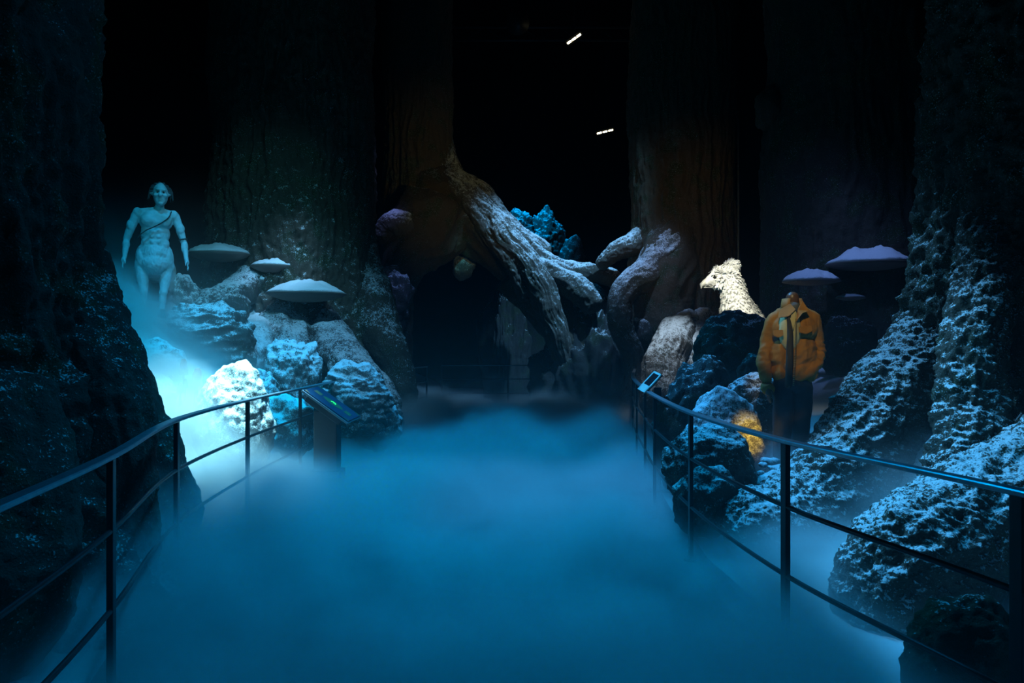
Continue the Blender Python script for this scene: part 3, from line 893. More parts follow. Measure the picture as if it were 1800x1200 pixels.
# ------------------------------------------------------------------ horse-bodied statue
STAT = ground_mat('painted_statue', (0.28, 0.33, 0.34), (0.46, 0.52, 0.54), moss=(0.16, 0.22, 0.18), moss_amt=0.5, snow=-0.3, speck=0.0, bump=0.15, scale=1.5, bdist=.01)
HAIR = plain('dark_grey_hair', (0.06, 0.06, 0.065), 0.7, var=0.5, scale=60, bump=0.6)
LEATH = plain('dark_leather', (0.012, 0.010, 0.008), 0.6, var=0.3)
HOOF = plain('horn_hoof', (0.10, 0.10, 0.10), 0.5)
SD = 9.5


def S(px, py, dy=0.0):
    """point on the statue drawn at photo pixel px, py, dy metres nearer (-) or further (+)"""
    v = P(px, py, SD)
    v.y += dy
    return v


foot_z = P(270, 556, SD).z
tS = thing('centaur_statue', 'life-size grey statue of a man with a horse body standing in blue mist', 'statue', (P(270, 556, SD).x, SD, foot_z))
bm = bmesh.new()
K = SD / FPX
# human torso
add_ball(bm, S(274, 388, .0), (30 * K, .135, 21 * K), sub=3)       # chest
add_ball(bm, S(261, 388, -.08), (14 * K, .07, 12 * K), sub=3)      # pectorals
add_ball(bm, S(288, 388, -.08), (14 * K, .07, 12 * K), sub=3)
add_ball(bm, S(273, 410, .01), (26 * K, .12, 24 * K), sub=3)
add_ball(bm, S(273, 428, .02), (25 * K, .13, 22 * K), sub=3)
for sx in (-1, 1):
    for k in range(3):
        add_ball(bm, S(273 + sx * 5, 407 + k * 10, -.085), (5.5 * K, .035, 4.6 * K))
    add_ball(bm, S(274 + sx * 31, 377, .0), (9.5 * K, .085, 10.5 * K), sub=3)   # deltoid
    add_limb(bm, [S(277, 371, .03), S(274 + sx * 26, 375, .02)], [.07, .06])     # trapezius
# neck and head
add_limb(bm, [S(277, 375, .02), S(281, 362, -.02)], [.075, .066])
hc = S(282, 342, -.05)
head_parts = len(bm.verts)
add_ball(bm, hc, (.088, .115, .135), sub=3)
add_ball(bm, hc + Vector((0, -.045, -.075)), (.06, .065, .07), sub=3)            # jaw
add_ball(bm, hc + Vector((0, -.095, .035)), (.068, .025, .018), sub=2)           # brow
add_limb(bm, [hc + Vector((0, -.105, .02)), hc + Vector((0, -.135, -.03))], [.014, .024])
add_ball(bm, hc + Vector((0, -.118, -.035)), (.032, .022, .016))
add_ball(bm, hc + Vector((0, -.108, -.068)), (.032, .016, .009))
add_ball(bm, hc + Vector((0, -.104, -.085)), (.027, .016, .008))
add_ball(bm, hc + Vector((0, -.095, -.12)), (.03, .024, .022))
for sx in (-1, 1):
    add_ball(bm, hc + Vector((sx * .055, -.085, -.025)), (.028, .024, .022))     # cheekbone
    e = hc + Vector((sx * .086, 0, .005))
    add_limb(bm, [e, e + Vector((sx * .028, .03, .012)), e + Vector((sx * .045, .05, .022))], [.022, .014, .006])  # long pointed ears
bm.verts.ensure_lookup_table()
for v_ in bm.verts[head_parts:]:
    v_.co = hc + (v_.co - hc) * 1.2
# arms
armL = [S(241, 378, 0), S(232, 400, .0), S(224, 423, .02), S(222, 442, -.03), S(221, 454, -.07)]
armR = [S(308, 378, 0), S(316, 400, .0), S(323, 422, .02), S(326, 441, -.03), S(327, 453, -.07)]
for arm, sx in ((armL, -1), (armR, 1)):
    add_limb(bm, arm, [.066, .062, .047, .043, .030])
    add_ball(bm, arm[1] + Vector((sx * .004, -.01, .0)), (.066, .064, .09), sub=3)
    add_ball(bm, (arm[2] + arm[3]) / 2, (.054, .05, .08), sub=3)
    wr = arm[-1]
    pc = wr + Vector((sx * .012, -.015, -.055))
    add_limb(bm, [wr, pc], [.028, .036])
    add_ball(bm, pc, (.024, .042, .05), sub=2)
    for k in range(4):
        b0 = pc + Vector((sx * .006, -.03 + .021 * k, -.03))
        ln = (.070, .080, .075, .058)[k]
        b1 = b0 + Vector((sx * .008, -.004, -ln * .55))
        b2 = b1 + Vector((-sx * .006, -.004, -ln * .45))
        add_limb(bm, [b0, b1, b2], [.0115, .0105, .009])
    b0 = pc + Vector((-sx * .004, -.035, .012))
    add_limb(bm, [b0, b0 + Vector((-sx * .018, -.028, -.03)), b0 + Vector((-sx * .020, -.034, -.062))], [.014, .012, .010])
# horse forequarters
add_ball(bm, S(272, 446, .12), (31 * K, .26, 30 * K), sub=3)
add_ball(bm, S(272, 462, .06), (27 * K, .22, 21 * K), sub=3)
add_ball(bm, S(251, 455, .10), (13 * K, .17, 26 * K), sub=3)
add_ball(bm, S(293, 455, .10), (13 * K, .17, 26 * K), sub=3)
# barrel and rump running away from the camera
bx, bz = S(272, 446).x, S(272, 446).z
ax = 0.0                                             # sideways drift of the horse back per metre of depth
add_ball(bm, (bx + ax * .75, SD + .75, bz - .02), (.27, .85, .29), Matrix.Rotation(-math.atan(ax), 3, 'Z'), sub=3)
add_ball(bm, (bx + ax * 1.45, SD + 1.45, bz + .02), (.27, .42, .31), sub=3)
# fore legs
for pts, r in (([S(250, 462, .08), S(251, 487, .05), S(253, 513, .02), S(251, 536, .04), S(250, 547, .02)], [.105, .085, .052, .042, .052]),
               ([S(294, 464, .08), S(291, 488, .05), S(287, 514, .0), S(285, 537, .02), S(284, 548, .0)], [.105, .085, .052, .042, .052])):
    add_limb(bm, pts, r)
    add_ball(bm, pts[2], (.06, .06, .07), sub=2)
# hind legs: stifle forward, hock back, upright shank
for sx in (-1, 1):
    hx = bx + ax * 1.5 + sx * .17
    pts = [Vector((hx, SD + 1.5, bz - .08)), Vector((hx + sx * .03, SD + 1.28, bz - .36)), Vector((hx, SD + 1.62, foot_z + .42)), Vector((hx, SD + 1.56, foot_z + .12)), Vector((hx, SD + 1.54, foot_z + .06))]
    add_limb(bm, pts, [.17, .12, .06, .042, .05])
body = bm_obj('body', bm, STAT, tS, True)
fuse(body, 0.0095, 4, .5)
bake(body)
_hc = np.array(hc)
mid_x = S(273, 430).x


def statue_relief(co, no):
    d = 0.006 * fbm(co * 14, 3)
    # navel line, belly fur and eye sockets
    fur = np.exp(-((co[:, 0] - mid_x) / .17) ** 2) * smooth(bz + .22, bz + .05, co[:, 2]) * smooth(SD + .3, SD, co[:, 1])
    d = d + fur * 0.012 * ridged(co * np.array([34, 20, 14.0]), 2)
    for sx in (-1, 1):
        e = _hc + np.array([sx * .041, -.138, .010])
        r2 = ((co - e) ** 2 / np.array([.025, .036, .017]) ** 2).sum(1)
        d = d - 0.020 * np.exp(-r2)
    m = _hc + np.array([0, -.144, -.092])
    r2 = ((co - m) ** 2 / np.array([.034, .024, .005]) ** 2).sum(1)
    return d - 0.010 * np.exp(-r2)


displace(body, statue_relief)
for sx in (-1, 1):
    bm = bmesh.new()
    add_ball(bm, hc + Vector((sx * .041, -.117, .010)), .015, sub=2)
    bm_obj('eye', bm, LEATH, tS, True)
# hair: swept back locks around the skull
bm = bmesh.new()
add_ball(bm, hc + Vector((0, .045, .05)), (.120, .12, .125), sub=3)
rr = random.Random(3)
for k in range(44):
    a = math.pi * (0.02 + 0.96 * k / 43)
    s0 = hc + Vector((math.cos(a) * .108, rr.uniform(-.03, .06), math.sin(a) * .140 + .012))
    out_ = Vector((math.cos(a), .5, math.sin(a) * .4))
    s1 = s0 + out_ * rr.uniform(.03, .07) + Vector((0, .03, 0))
    s2 = s1 + Vector((math.cos(a) * rr.uniform(.0, .04), .03, -rr.uniform(.05, .13)))
    add_limb(bm, [s0, s1, s2], [.017, .013, .005])
hair = bm_obj('hair', bm, HAIR, tS, True)
fuse(hair, .008, 2, .4)
bake(hair)
# strap, arm band, hooves, tail
bm = bmesh.new()
st = [S(301, 371, -.06), S(296, 383, -.15), S(285, 393, -.165), S(270, 402, -.155), S(258, 408, -.15), S(247, 416, -.10), S(243, 419, .0)]
C, _ = catmull(st, [.008] * len(st), 40)
for i in range(39):
    add_cyl(bm, C[i], C[i + 1], .0085, seg=8)
bm_obj('strap', bm, LEATH, tS, True)
bm = bmesh.new()
ac = (armR[2] * .8 + armR[1] * .2)
for k in range(18):
    a, b = 2 * math.pi * k / 18, 2 * math.pi * (k + 1) / 18
    add_cyl(bm, ac + Vector((math.cos(a) * .056, math.sin(a) * .056, .012 * math.cos(a))), ac + Vector((math.cos(b) * .056, math.sin(b) * .056, .012 * math.cos(b))), .009, seg=8)
bm_obj('arm_band', bm, LEATH, tS, True)
for x, y, z in ((S(250, 1).x, SD + .0, foot_z), (S(284, 1).x, SD - .02, foot_z - .0), (bx + ax * 1.5 - .17, SD + 1.52, foot_z), (bx + ax * 1.5 + .17, SD + 1.52, foot_z)):
    bm = bmesh.new()
    add_cyl(bm, (x, y, z - .03), (x, y + .02, z + .09), .072, .052, 20)
    bm_obj('hoof', bm, HOOF, tS, True)
bark_tube('tail', [(bx + ax * 1.8, SD + 1.8, bz + .15), (bx + ax * 2, SD + 2.0, bz), (bx + ax * 2.05, SD + 2.05, bz - .35), (bx + ax * 2, SD + 2.0, bz - .65)], [.04, .06, .075, .03], HAIR, tS, n=50, m=30, amp=.2)
tS.rotation_euler.z = 0.48
tS.scale.x = 0.9
px_rock('flat snowy ledge under the hooves of the horse-bodied statue', 215, 320, 552, 640, 9.75, ROCK, 61, depth=1.5, name='boulder', rough=.1, crease=.05)

# ------------------------------------------------------------------ feathered creature
FEA = plain('white_feathers', (0.78, 0.77, 0.70), 0.8, var=0.18, scale=50, bump=0.5)
FEAD = plain('grey_feather_tips', (0.36, 0.35, 0.30), 0.8, var=0.3, scale=50, bump=0.3)
BEAK = plain('pale_beak', (0.62, 0.60, 0.50), 0.4, var=0.15, scale=30)
EYE = plain('dark_eye', (0.01, 0.01, 0.008), 0.1, bump=0.0)
HD = 10.2


def G(px, py, dy=0.0):
    v = P(px, py, HD)
    v.y += dy
    return v


tH = thing('feathered_creature', 'brightly lit white creature with eagle head and feathered neck, looking sideways', 'statue', (G(1310, 600).x, HD + .2, ground_z(G(1310, 600).x, HD)))
KH = HD / FPX
bm = bmesh.new()
neck = [G(1277, 484), G(1287, 502), G(1292, 525, .02), G(1299, 552, .06), G(1308, 590, .10), G(1318, 640, .15)]
add_limb(bm, neck, [20 * KH * .75, 20 * KH, 23 * KH, 30 * KH, 40 * KH, 46 * KH])
add_limb(bm, [G(1300, 530, .1), G(1322, 556, .3), G(1340, 590, .5)], [20 * KH, 26 * KH, 40 * KH])
add_ball(bm, G(1271, 484), (.155, .135, .125), sub=3)      # cranium
add_limb(bm, [G(1268, 483), G(1252, 491), G(1243, 496)], [.115, .085, .058])
add_ball(bm, G(1262, 478, -.02), (.10, .10, .06), sub=3)    # brow
add_ball(bm, G(1286, 470), (.10, .09, .10), sub=3)          # crest base
add_ball(bm, G(1262, 500), (.10, .085, .06), sub=3)         # cheek
# body lying behind the rock
add_ball(bm, Vector((G(1330, 1).x, HD + .9, 1.25)), (.50, 1.15, .52), sub=3)
add_ball(bm, Vector((G(1310, 1).x, HD + .25, 1.2)), (.40, .5, .55), sub=3)
cb = bm_obj('body', bm, FEA, tH, True)
fuse(cb, .014, 6, .5)
bake(cb)


def fe_relief(co, no):
    q = co * np.array([26, 26, 15.0])
    return 0.010 * ridged(q, 2) * smooth(0, 1, co[:, 2] - 1.0) + 0.004 * fbm(co * 40, 2)


displace(cb, fe_relief)
# individual feathers laid down the neck, joined: nobody can count them
me = cb.data
nv = len(me.vertices)
co = np.empty(nv * 3); me.vertices.foreach_get('co', co); co = co.reshape(-1, 3)
no = np.empty(nv * 3); me.vertex_normals.foreach_get('vector', no); no = no.reshape(-1, 3)
rs = np.random.RandomState(4)
beak_x = G(1252, 1).x
ok = np.where((co[:, 2] > 1.45) & (co[:, 0] > beak_x) & (co[:, 1] < HD + .8))[0]
hg = G(1275, 484)


def feathers(idx, wmin, wmax, lmin, lmax, lift, name, mat, crest=False):
    vv, ff = [], []
    for i in idx:
        p, n = Vector(co[i]), Vector(no[i])
        d = Vector((0.15, 0, -1)) if not crest else Vector((.8, rs.uniform(-.4, .4), .55))
        d = d - n * d.dot(n)
        if d.length < .05:
            continue
        d = (d.normalized() + n * lift * rs.uniform(.4, 1.4)).normalized()
        s = d.cross(n).normalized()
        w, l = rs.uniform(wmin, wmax), rs.uniform(lmin, lmax)
        b = len(vv)
        vv += [p - d * .01, p + d * l * .4 + s * w, p + d * l * .4 - s * w, p + d * l * .75 + s * w * .7 + n * .006, p + d * l * .75 - s * w * .7 + n * .006, p + d * l + n * .002,
               p + d * l * .5 - n * .006]
        ff += [(b, b + 1, b + 2), (b + 1, b + 3, b + 4, b + 2), (b + 3, b + 5, b + 4), (b, b + 2, b + 6), (b, b + 6, b + 1), (b + 6, b + 5, b + 3, b + 1), (b + 6, b + 2, b + 4, b + 5)]
    m_ = bpy.data.meshes.new(name)
    m_.from_pydata([tuple(v) for v in vv], [], ff)
    m_.update()
    o = finish(name, m_, mat, tH, False)
    o['kind'] = 'stuff'
    return o


feathers(rs.choice(ok, 2600), .010, .020, .035, .075, .28, 'feathers', FEA)
feathers(rs.choice(ok, 1500), .007, .012, .025, .05, .34, 'feather_tips', FEAD)
hd = ok[(np.linalg.norm(co[ok] - np.array(hg + Vector((0.03, 0, .06))), axis=1) < .26) & (co[ok][:, 2] > hg.z + .0)]
feathers(rs.choice(hd, 900), .007, .012, .03, .07, .6, 'crest_feathers', FEA, True)
# beak
bm = bmesh.new()
add_limb(bm, [G(1250, 494), G(1240, 496), G(1234, 500), G(1232.5, 507)], [.062, .050, .034, .008])
add_limb(bm, [G(1256, 503), G(1246, 503), G(1238, 505)], [.038, .026, .012])
bk = bm_obj('beak', bm, BEAK, tH, True)
fuse(bk, .007, 3, .5)
bm = bmesh.new()
add_limb(bm, [G(1234, 504, -.03), G(1244, 504, -.055), G(1256, 502, -.075)], [.005, .006, .005])
bm_obj('mouth_line', bm, EYE, tH, True)
for s in (-1, 1):
    bm = bmesh.new()
    add_ball(bm, G(1253.5, 488, s * .085), .027, sub=3)
    bm_obj('eye', bm, EYE, tH, True)
    bm = bmesh.new()
    add_limb(bm, [G(1247, 484.5, s * .092), G(1254, 483, s * .103), G(1262, 482, s * .10)], [.010, .014, .008])
    bm_obj('brow', bm, FEA, tH, True)
# folded fore legs resting on the ground
for s in (-1, 1):
    x0 = G(1310, 1).x + s * .22
    bm = bmesh.new()
    add_limb(bm, [(x0, HD + .2, 1.1), (x0, HD + .05, .85), (x0, HD + .1, ground_z(x0, HD) + .05), (x0, HD - .12, ground_z(x0, HD) + .04)], [.14, .09, .05, .04])
    lg = bm_obj('leg', bm, FEA, tH, True)
    fuse(lg, .015, 3)

# ------------------------------------------------------------------ mannequin in an ochre jacket
MD = 6.3
JKT = plain('ochre_canvas', (0.30, 0.125, 0.012), 0.75, var=0.35, scale=14, bump=0.3)
JKTD = plain('dark_quilted_lining', (0.028, 0.024, 0.018), 0.8, var=0.3)
SHIRT = plain('cream_shirt', (0.50, 0.42, 0.20), 0.8, var=0.1)
TEE = plain('grey_undershirt', (0.10, 0.11, 0.12), 0.8, var=0.1)
SKIN = plain('brown_mannequin_plastic', (0.10, 0.05, 0.03), 0.4, var=0.1)
JEAN = plain('grey_blue_denim', (0.022, 0.030, 0.042), 0.8, var=0.3, scale=20, bump=0.3)
SHOE = plain('brown_leather_shoe', (0.05, 0.032, 0.022), 0.5, var=0.3)
ZIP = plain('brass_zip', (0.35, 0.28, 0.14), 0.4, 0.6)
KM = MD / FPX


def Mq(px, py, dy=0.0):
    v = P(px, py, MD)
    v.y += dy
    return v


fz = Mq(1385, 818).z
tM = thing('mannequin', 'headless mannequin wearing an ochre canvas jacket, cream shirt and dark jeans', 'mannequin', (Mq(1390, 1).x, MD, fz))
# legs and torso form
bm = bmesh.new()
add_limb(bm, [Mq(1388, 560, .02), Mq(1392, 536, 0), Mq(1392, 523, -.01)], [.075, .062, .058])
add_ball(bm, Mq(1393, 525, -.01), (.062, .062, .012), sub=2)
add_ball(bm, Mq(1393, 585, .02), (.19, .12, .22), sub=3)
add_ball(bm, Mq(1395, 650, .02), (.17, .115, .17), sub=3)
bd = bm_obj('form', bm, SKIN, tM, True)
fuse(bd, .012, 4)
# shirt wedge in the open front
bm = bmesh.new()
add_ball(bm, Mq(1383, 580, -.065), (.10, .085, .20), sub=3)
add_ball(bm, Mq(1386, 547, -.015), (.082, .07, .055), sub=3)
sh = bm_obj('shirt', bm, SHIRT, tM, True)
fuse(sh, .012, 4)
bm = bmesh.new()
add_cyl(bm, Mq(1388, 549, -.035), Mq(1390, 534, -.02), .068, .064, 28)
bm_obj('undershirt', bm, TEE, tM, True)
# jacket shell
bm = bmesh.new()
add_ball(bm, Mq(1396, 577, .03), (.215, .135, .16), sub=3)
add_ball(bm, Mq(1396, 620, .03), (.205, .14, .23), sub=3)
add_ball(bm, Mq(1398, 654, .02), (.200, .14, .12), sub=3)
add_limb(bm, [Mq(1392, 546, .03), Mq(1363, 561, .04)], [.075, .055])
add_limb(bm, [Mq(1392, 546, .03), Mq(1430, 560, .04)], [.080, .07])
# hanging sleeve (viewer's left), and bent sleeve with the hand in the pocket
add_limb(bm, [Mq(1361, 566, .05), Mq(1353, 600, .08), Mq(1347, 635, .07), Mq(1348, 672, .02), Mq(1350, 684, .0)], [.060, .054, .049, .045, .042])
add_limb(bm, [Mq(1432, 566, .05), Mq(1441, 596, .08), Mq(1442, 620, .08), Mq(1428, 642, -.01), Mq(1414, 656, -.08)], [.074, .064, .060, .054, .050])
jk = bm_obj('jacket', bm, JKT, tM, True)
fuse(jk, .010, 5, .5)
bake(jk)
cx_, cz_ = Mq(1396, 1).x, Mq(1, 600).z
elb = np.array(Mq(1442, 622, .08))
hem = Mq(1, 672).z
zx = Mq(1379, 1).x


def jacket_relief(co, no):
    # soft drape folds: stretched ridges running to the bent elbow and pocket
    u = co[:, 0] * 0.8 + co[:, 2] * 0.6
    v = -co[:, 0] * 0.6 + co[:, 2] * 0.8
    f1 = ridged(np.stack([u * 5.5, v * 13, co[:, 1] * 4], -1), 2)
    f2 = ridged(np.stack([co[:, 0] * 12, co[:, 2] * 4.5, co[:, 1] * 6 + 4], -1), 2)
    low = smooth(cz_ + .18, cz_ - .2, co[:, 2])
    d = 0.013 * f1 * (.2 + low) + 0.009 * f2
    e = np.exp(-(((co - elb) / .16) ** 2).sum(1))
    d = d + e * 0.02 * ridged(np.stack([co[:, 0] * 6, co[:, 1] * 6, co[:, 2] * 18], -1), 2)
    # elasticated hem
    d = d - 0.012 * np.exp(-((co[:, 2] - hem) / .018) ** 2)
    # open front: the shell is pressed in along the zip so the lining shows
    fr_ = smooth(0, -.08, co[:, 1] - MD) * np.exp(-((co[:, 0] - zx) / .045) ** 4)
    return 1.35 * d - fr_ * 0.040


displace(jk, jacket_relief)
# dark lining strip and zip down the front
bm = bmesh.new()
add_limb(bm, [Mq(1377, 556, -.125), Mq(1378, 590, -.142), Mq(1377, 630, -.140), Mq(1376, 676, -.125)], [.022, .028, .032, .030])
li = bm_obj('lining', bm, JKTD, tM, True)
fuse(li, .010, 3)
bm = bmesh.new()
zp = [Mq(1388, 562, -.150), Mq(1385, 590, -.178), Mq(1383, 630, -.178), Mq(1382, 678, -.160)]
C, _ = catmull(zp, [.004] * 4, 46)
for i in range(45):
    add_box(bm, Vector(C[i]), (.012, .006, .007))
bm_obj('zip', bm, ZIP, tM)
# cream shirt V
bm = bmesh.new()
vs = [Mq(1376, 548, -.125), Mq(1389, 548, -.125), Mq(1385, 566, -.160), Mq(1381, 580, -.172), Mq(1378, 564, -.155)]
f = bm.faces.new([bm.verts.new(v) for v in vs])
r = bmesh.ops.extrude_face_region(bm, geom=[f])
bmesh.ops.translate(bm, vec=(0, .02, 0), verts=[v for v in r['geom'] if isinstance(v, bmesh.types.BMVert)])
bmesh.ops.recalc_face_normals(bm, faces=bm.faces)
bm_obj('shirt_front', bm, SHIRT, tM)


def cloth_patch(name, pts, mat, thick=.012, parent=tM, out=-1):
    """thick folded cloth piece over the given outline points"""
    bm = bmesh.new()
    f = bm.faces.new([bm.verts.new(v) for v in pts])
    r = bmesh.ops.extrude_face_region(bm, geom=[f])
    bmesh.ops.translate(bm, vec=(0, out * thick, 0), verts=[v for v in r['geom'] if isinstance(v, bmesh.types.BMVert)])
    bmesh.ops.recalc_face_normals(bm, faces=bm.faces)
    bmesh.ops.bevel(bm, geom=list(bm.edges), offset=thick * .35, segments=2, affect='EDGES')
    return bm_obj(name, bm, mat, parent, False)


# stand-up collar, two wings
bm = bmesh.new()
for k in range(15):
    a, b = math.radians(-60 + 300 * k / 15), math.radians(-60 + 300 * (k + 1) / 15)
    c0 = Mq(1392, 541, .0)
    f_ = lambda x, z, rr_: c0 + Vector((math.cos(x) * rr_, math.sin(x) * rr_ * .95, z))
    hgt = .085
    vs = [f_(a, -.03, .105), f_(b, -.03, .105), f_(b, hgt, .088), f_(a, hgt, .088)]
    f = bm.faces.new([bm.verts.new(v) for v in vs])
bmesh.ops.remove_doubles(bm, verts=bm.verts, dist=.001)
co_ = bm_obj('collar', bm, JKT, tM, True)
sm = co_.modifiers.new('thick', 'SOLIDIFY')
sm.thickness = .012
cloth_patch('collar', [Mq(1382, 534, -.08), Mq(1388, 545, -.13), Mq(1375, 557, -.15), Mq(1358, 560, -.12), Mq(1364, 545, -.08)], JKT)
cloth_patch('collar', [Mq(1403, 528, -.08), Mq(1412, 548, -.12), Mq(1398, 552, -.15), Mq(1386, 566, -.165), Mq(1392, 545, -.12)], JKT)
# chest pockets with flaps
for pts in ([Mq(1392, 575, -.142), Mq(1416, 573, -.120), Mq(1416, 583, -.128), Mq(1405, 588, -.142), Mq(1392, 585, -.152)],
            [Mq(1352, 581, -.085), Mq(1366, 580, -.13), Mq(1366, 590, -.14), Mq(1359, 594, -.12), Mq(1352, 590, -.095)]):
    cloth_patch('pocket_flap', pts, JKT, .012)
# trousers
bm = bmesh.new()
add_ball(bm, Mq(1394, 672, .02), (.165, .12, .11), sub=3)
add_limb(bm, [Mq(1380, 680, .02), Mq(1377, 720, .0), Mq(1376, 760, .02), Mq(1377, 798, .04)], [.098, .088, .078, .074])
add_limb(bm, [Mq(1410, 680, .02), Mq(1412, 720, .04), Mq(1412, 760, .07), Mq(1411, 800, .08)], [.098, .088, .078, .074])
tr = bm_obj('trousers', bm, JEAN, tM, True)
fuse(tr, .012, 5)
bake(tr)
displace(tr, lambda co, no: 0.010 * ridged(co * np.array([9, 9, 5.0]), 2) + .008 * ridged(co * np.array([3, 3, 22.0]), 1) * smooth(fz + .25, fz, co[:, 2]))
for x, dy in ((1377, .0), (1410, .05)):
    bm = bmesh.new()
    c = Mq(x, 811, dy)
    add_limb(bm, [c + Vector((0, .08, .012)), c + Vector((0, -.02, .006)), c + Vector((-.02, -.15, -.01))], [.050, .048, .040])
    so = bm_obj('shoe', bm, SHOE, tM, True)
    fuse(so, .009, 4)
# hand below the hanging sleeve
bm = bmesh.new()
hp = Mq(1350, 690, -.03)
add_limb(bm, [hp + Vector((0, .01, .05)), hp], [.03, .036])
for k in range(4):
    b0 = hp + Vector((-.004, -.03 + .02 * k, -.02))
    add_limb(bm, [b0, b0 + Vector((.004, -.004, -.04)), b0 + Vector((.014, -.002, -.072 + .006 * abs(k - 1.5)))], [.011, .010, .008])
add_limb(bm, [hp + Vector((.015, -.03, .01)), hp + Vector((.028, -.045, -.025)), hp + Vector((.03, -.045, -.05))], [.013, .011, .009])
hn = bm_obj('hand', bm, SKIN, tM, True)
fuse(hn, .006, 2)
px_rock('dark rock ledge carrying the headless mannequin', 1325, 1470, 812, 960, 6.42, ROCKD, 62, depth=1.3, rough=.06, crease=.04, boxy=.5)

# ------------------------------------------------------------------ studio lamps overhead and rigging
LED = plain('lamp_lens', (0.8, 0.8, 0.7), 0.4, emit=(1.0, 0.86, 0.50), estr=18, bump=0)
HOUS = plain('black_lamp_housing', (0.01, 0.011, 0.012), 0.5, 0.3)


def strip_lamp(label, a, b, D):
    A, B = P(*a, D), P(*b, D)
    c = (A + B) / 2
    u = (B - A).normalized()
    Ln = (B - A).length
    t = thing('ceiling_lamp', label, 'lamp', c)
    v = Vector((0, 1, 0))
    w = u.cross(v).normalized()
    rot = Matrix((u, v, w)).transposed()
    bm = bmesh.new()
    add_box(bm, c + Vector((0, .06, .03)), (Ln * 1.12, .12, .13), rot, .01)
    bm_obj('housing', bm, HOUS, t)
    bm = bmesh.new()
    add_cyl(bm, c + Vector((0, .08, .08)), (c.x, c.y + .08, 12.02), .02)
    bm_obj('hanger', bm, HOUS, t)
    for k in range(3):
        bm = bmesh.new()
        add_box(bm, c + u * Ln * (k - 1) * .345 + Vector((0, -.005, .0)), (Ln * .27, .03, .045), rot, .008)
        bm_obj('lens', bm, LED, t)


strip_lamp('glowing three-section strip lamp high under the ceiling, the upper steeper one', (997, 77), (1021, 60), 18.0)
strip_lamp('glowing three-section strip lamp high under the ceiling, the lower flatter one', (1049, 235), (1078, 228), 24.0)
t = thing('stage_light', 'faint round stage light hanging near the upper strip lamp', 'lamp', P(910, 45, 17.5))
c = P(910, 40, 17.5)
bm = bmesh.new()
add_cyl(bm, c + Vector((0, .25, .1)), c, .16, .30, 32)
bm_obj('housing', bm, HOUS, t, True)
bm = bmesh.new()
add_cyl(bm, c + Vector((0, .2, .1)), (c.x, c.y + .2, 12.02), .02)
bm_obj('hanger', bm, HOUS, t)
t = thing('lighting_truss', 'dark pipe truss crossing below the ceiling near the strip lamps', 'truss', P(950, 71, 18.3))
c = P(950, 71, 18.3)
for dz in (0, .35):
    bm = bmesh.new()
    add_cyl(bm, (c.x - 4, c.y, c.z + dz), (c.x + 4, c.y, c.z + dz), .025)
    bm_obj('pipe', bm, HOUS, t)
for k in range(17):
    bm = bmesh.new()
    x = c.x - 4 + k * .5
    add_cyl(bm, (x, c.y, c.z + (.35 if k % 2 else 0)), (min(x + .5, c.x + 4), c.y, c.z + (0 if k % 2 else .35)), .012, seg=8)
    bm_obj('brace', bm, HOUS, t)
for x in (-3.5, 3.5):
    bm = bmesh.new()
    add_cyl(bm, (c.x + x, c.y, c.z), (c.x + x, c.y, 12.02), .015, seg=8)
    bm_obj('hanger', bm, HOUS, t)
bm = bmesh.new()
x, y = P(1298, 1, 14.0).x, 14.0
add_cyl(bm, (x, y, 0.2), (x, y, P(1, 208, 14.0).z), .018)
tag(bm_obj('pole', bm, IRONTOP, None, True), 'thin upright metal pole behind the white feathered creature', 'pole')


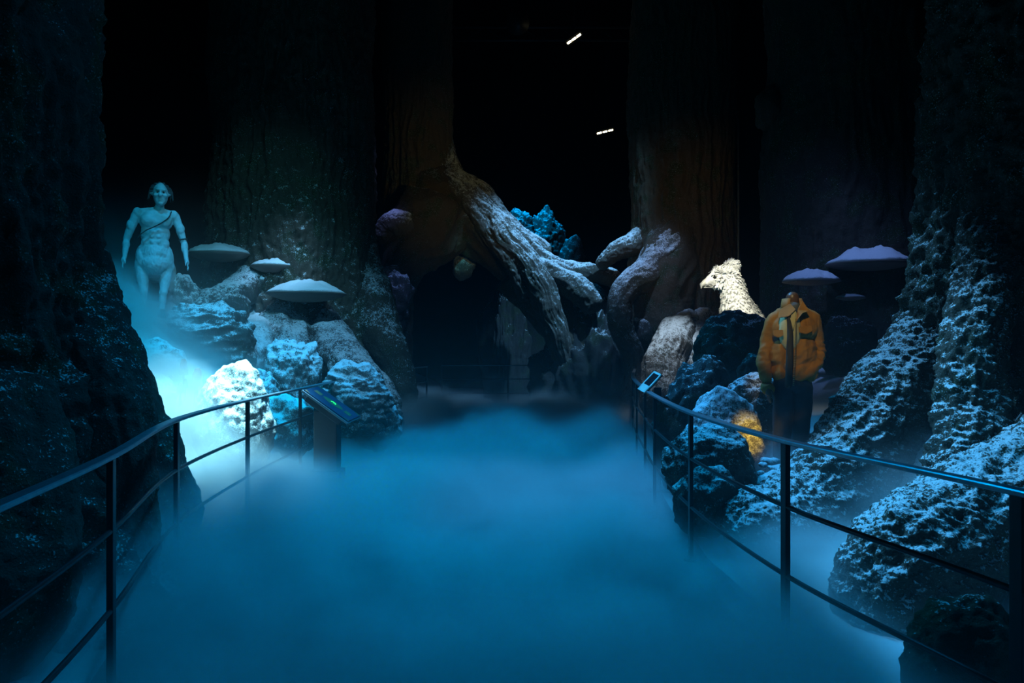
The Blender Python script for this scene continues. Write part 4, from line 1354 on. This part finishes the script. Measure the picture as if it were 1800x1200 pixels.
# ------------------------------------------------------------------ fog: one real volume on a voxel grid
def build_fog():
    m, nt = new_mat('dry_ice_fog')
    L = nt.links.new
    out = nd(nt, 'ShaderNodeOutputMaterial')
    vs = nd(nt, 'ShaderNodeVolumeScatter')
    at = nd(nt, 'ShaderNodeAttribute'); at.attribute_name = 'density'
    L(at.outputs['Fac'], vs.inputs['Density'])
    vs.inputs['Color'].default_value = (0.93, 0.96, 1.0, 1)
    vs.inputs['Anisotropy'].default_value = 0.25
    L(vs.outputs[0], out.inputs['Volume'])

    g = bpy.data.node_groups.new('fog', 'GeometryNodeTree')
    g.interface.new_socket('Geometry', in_out='INPUT', socket_type='NodeSocketGeometry')
    g.interface.new_socket('Geometry', in_out='OUTPUT', socket_type='NodeSocketGeometry')
    L = g.links.new
    N = g.nodes.new
    go = N('NodeGroupOutput')
    vc = N('GeometryNodeVolumeCube')
    lo, hi = (-8.0, -0.4, -0.1), (4.2, 18.4, 3.5)
    vox = 0.09
    vc.inputs['Min'].default_value, vc.inputs['Max'].default_value = lo, hi
    for ax, k in zip('XYZ', range(3)):
        vc.inputs['Resolution ' + ax].default_value = int((hi[k] - lo[k]) / vox)
    sm_ = N('GeometryNodeSetMaterial'); sm_.inputs['Material'].default_value = m
    L(vc.outputs[0], sm_.inputs['Geometry']); L(sm_.outputs[0], go.inputs[0])

    def M(op, a, b=None, c=None, clamp=False):
        n = N('ShaderNodeMath'); n.operation = op; n.use_clamp = clamp
        for i, v in enumerate((a, b, c)):
            if v is None:
                continue
            if isinstance(v, (int, float)):
                n.inputs[i].default_value = v
            else:
                L(v, n.inputs[i])
        return n.outputs[0]

    def ss(e0, e1, x):
        n = N('ShaderNodeMapRange'); n.interpolation_type = 'SMOOTHSTEP'
        n.inputs['From Min'].default_value, n.inputs['From Max'].default_value = e0, e1
        L(x, n.inputs['Value'])
        return n.outputs[0]

    def noise(scale, detail, vec, seed=0.0):
        n = N('ShaderNodeTexNoise'); n.inputs['Scale'].default_value = scale; n.inputs['Detail'].default_value = detail
        L(vec, n.inputs['Vector'])
        return n.outputs[0]

    pos = N('GeometryNodeInputPosition').outputs[0]
    sep = N('ShaderNodeSeparateXYZ'); L(pos, sep.inputs[0])
    x, y, z = sep.outputs
    n_lo = noise(0.55, 2.0, pos)
    n_mid = noise(1.5, 3.0, pos)
    # terrain under the left bank, with the rail line at x = -2.6
    u = M('MAXIMUM', M('SUBTRACT', -2.75, x), 0.0)
    kl = M('MULTIPLY_ADD', ss(5.2, 7.6, y), 0.65, 0.25)
    t_l = M('MULTIPLY', M('MINIMUM', M('MULTIPLY', u, kl), 2.2), M('SUBTRACT', 1.0, M('MULTIPLY', ss(10.5, 13, y), 0.5)))
    w = M('MAXIMUM', M('SUBTRACT', x, 1.9), 0.0)
    t_r = M('MULTIPLY', w, M('MULTIPLY', ss(4.9, 6.2, y), 0.42))
    zz = M('SUBTRACT', z, M('ADD', t_l, t_r))
    # height of the fog top: path about 0.45, lower on the right bank, higher over the left bank
    left = ss(-2.3, -3.2, x)
    right = ss(1.3, 2.2, x)
    near = ss(-1.0, 1.0, y)
    top = M('MULTIPLY_ADD', M('SUBTRACT', n_lo, 0.5), 1.6, 0.33)
    top = M('ADD', top, M('MULTIPLY', near, 0.10))
    top = M('ADD', top, M('MULTIPLY', M('MULTIPLY', left, M('MULTIPLY', ss(5.4, 6.6, y), M('MULTIPLY', ss(8.3, 7.1, y), ss(-4.4, -3.3, x)))), 0.36))
    top = M('SUBTRACT', top, M('MULTIPLY', right, 0.22))
    d = M('SUBTRACT', top, zz)
    core = ss(-0.12, 0.42, d)
    lump = ss(0.36, 0.62, n_mid)
    lump = M('MULTIPLY_ADD', lump, 0.85, 0.15)
    dens = M('MULTIPLY', M('MULTIPLY', core, lump), M('MULTIPLY_ADD', M('MULTIPLY', left, ss(5.4, 7.0, y)), 2.0, 5.0))
    # thin haze standing above it
    haze = M('MULTIPLY', M('POWER', 2.718, M('MULTIPLY', M('MAXIMUM', zz, 0.0), -1.7)), M('MULTIPLY_ADD', left, 0.06, 0.045))
    haze = M('ADD', haze, M('MULTIPLY', M('MULTIPLY', ss(-3.2, -5.0, x), M('MULTIPLY', ss(7.5, 9.0, y), ss(2.9, 1.7, z))), M('MULTIPLY', ss(0.35, 0.7, n_lo), 0.32)))
    dens = M('ADD', dens, haze)
    # fade at the borders
    for a, b, v in ((-8.0, -7.0, x), (4.2, 3.2, x), (18.4, 16.0, y), (-0.4, 0.4, y), (3.5, 2.8, z)):
        dens = M('MULTIPLY', dens, ss(a, b, v))
    dens = M('MULTIPLY', dens, ss(-0.1, 0.0, z))
    L(dens, vc.inputs['Density'])
    me = bpy.data.meshes.new('fog')
    o = bpy.data.objects.new('fog', me)
    COL.objects.link(o)
    o.data.materials.append(m)
    md = o.modifiers.new('fog', 'NODES')
    md.node_group = g
    tag(o, 'low blue-lit mist flooding the path and the banks', 'fog')
    o['kind'] = 'stuff'
    return o


build_fog()
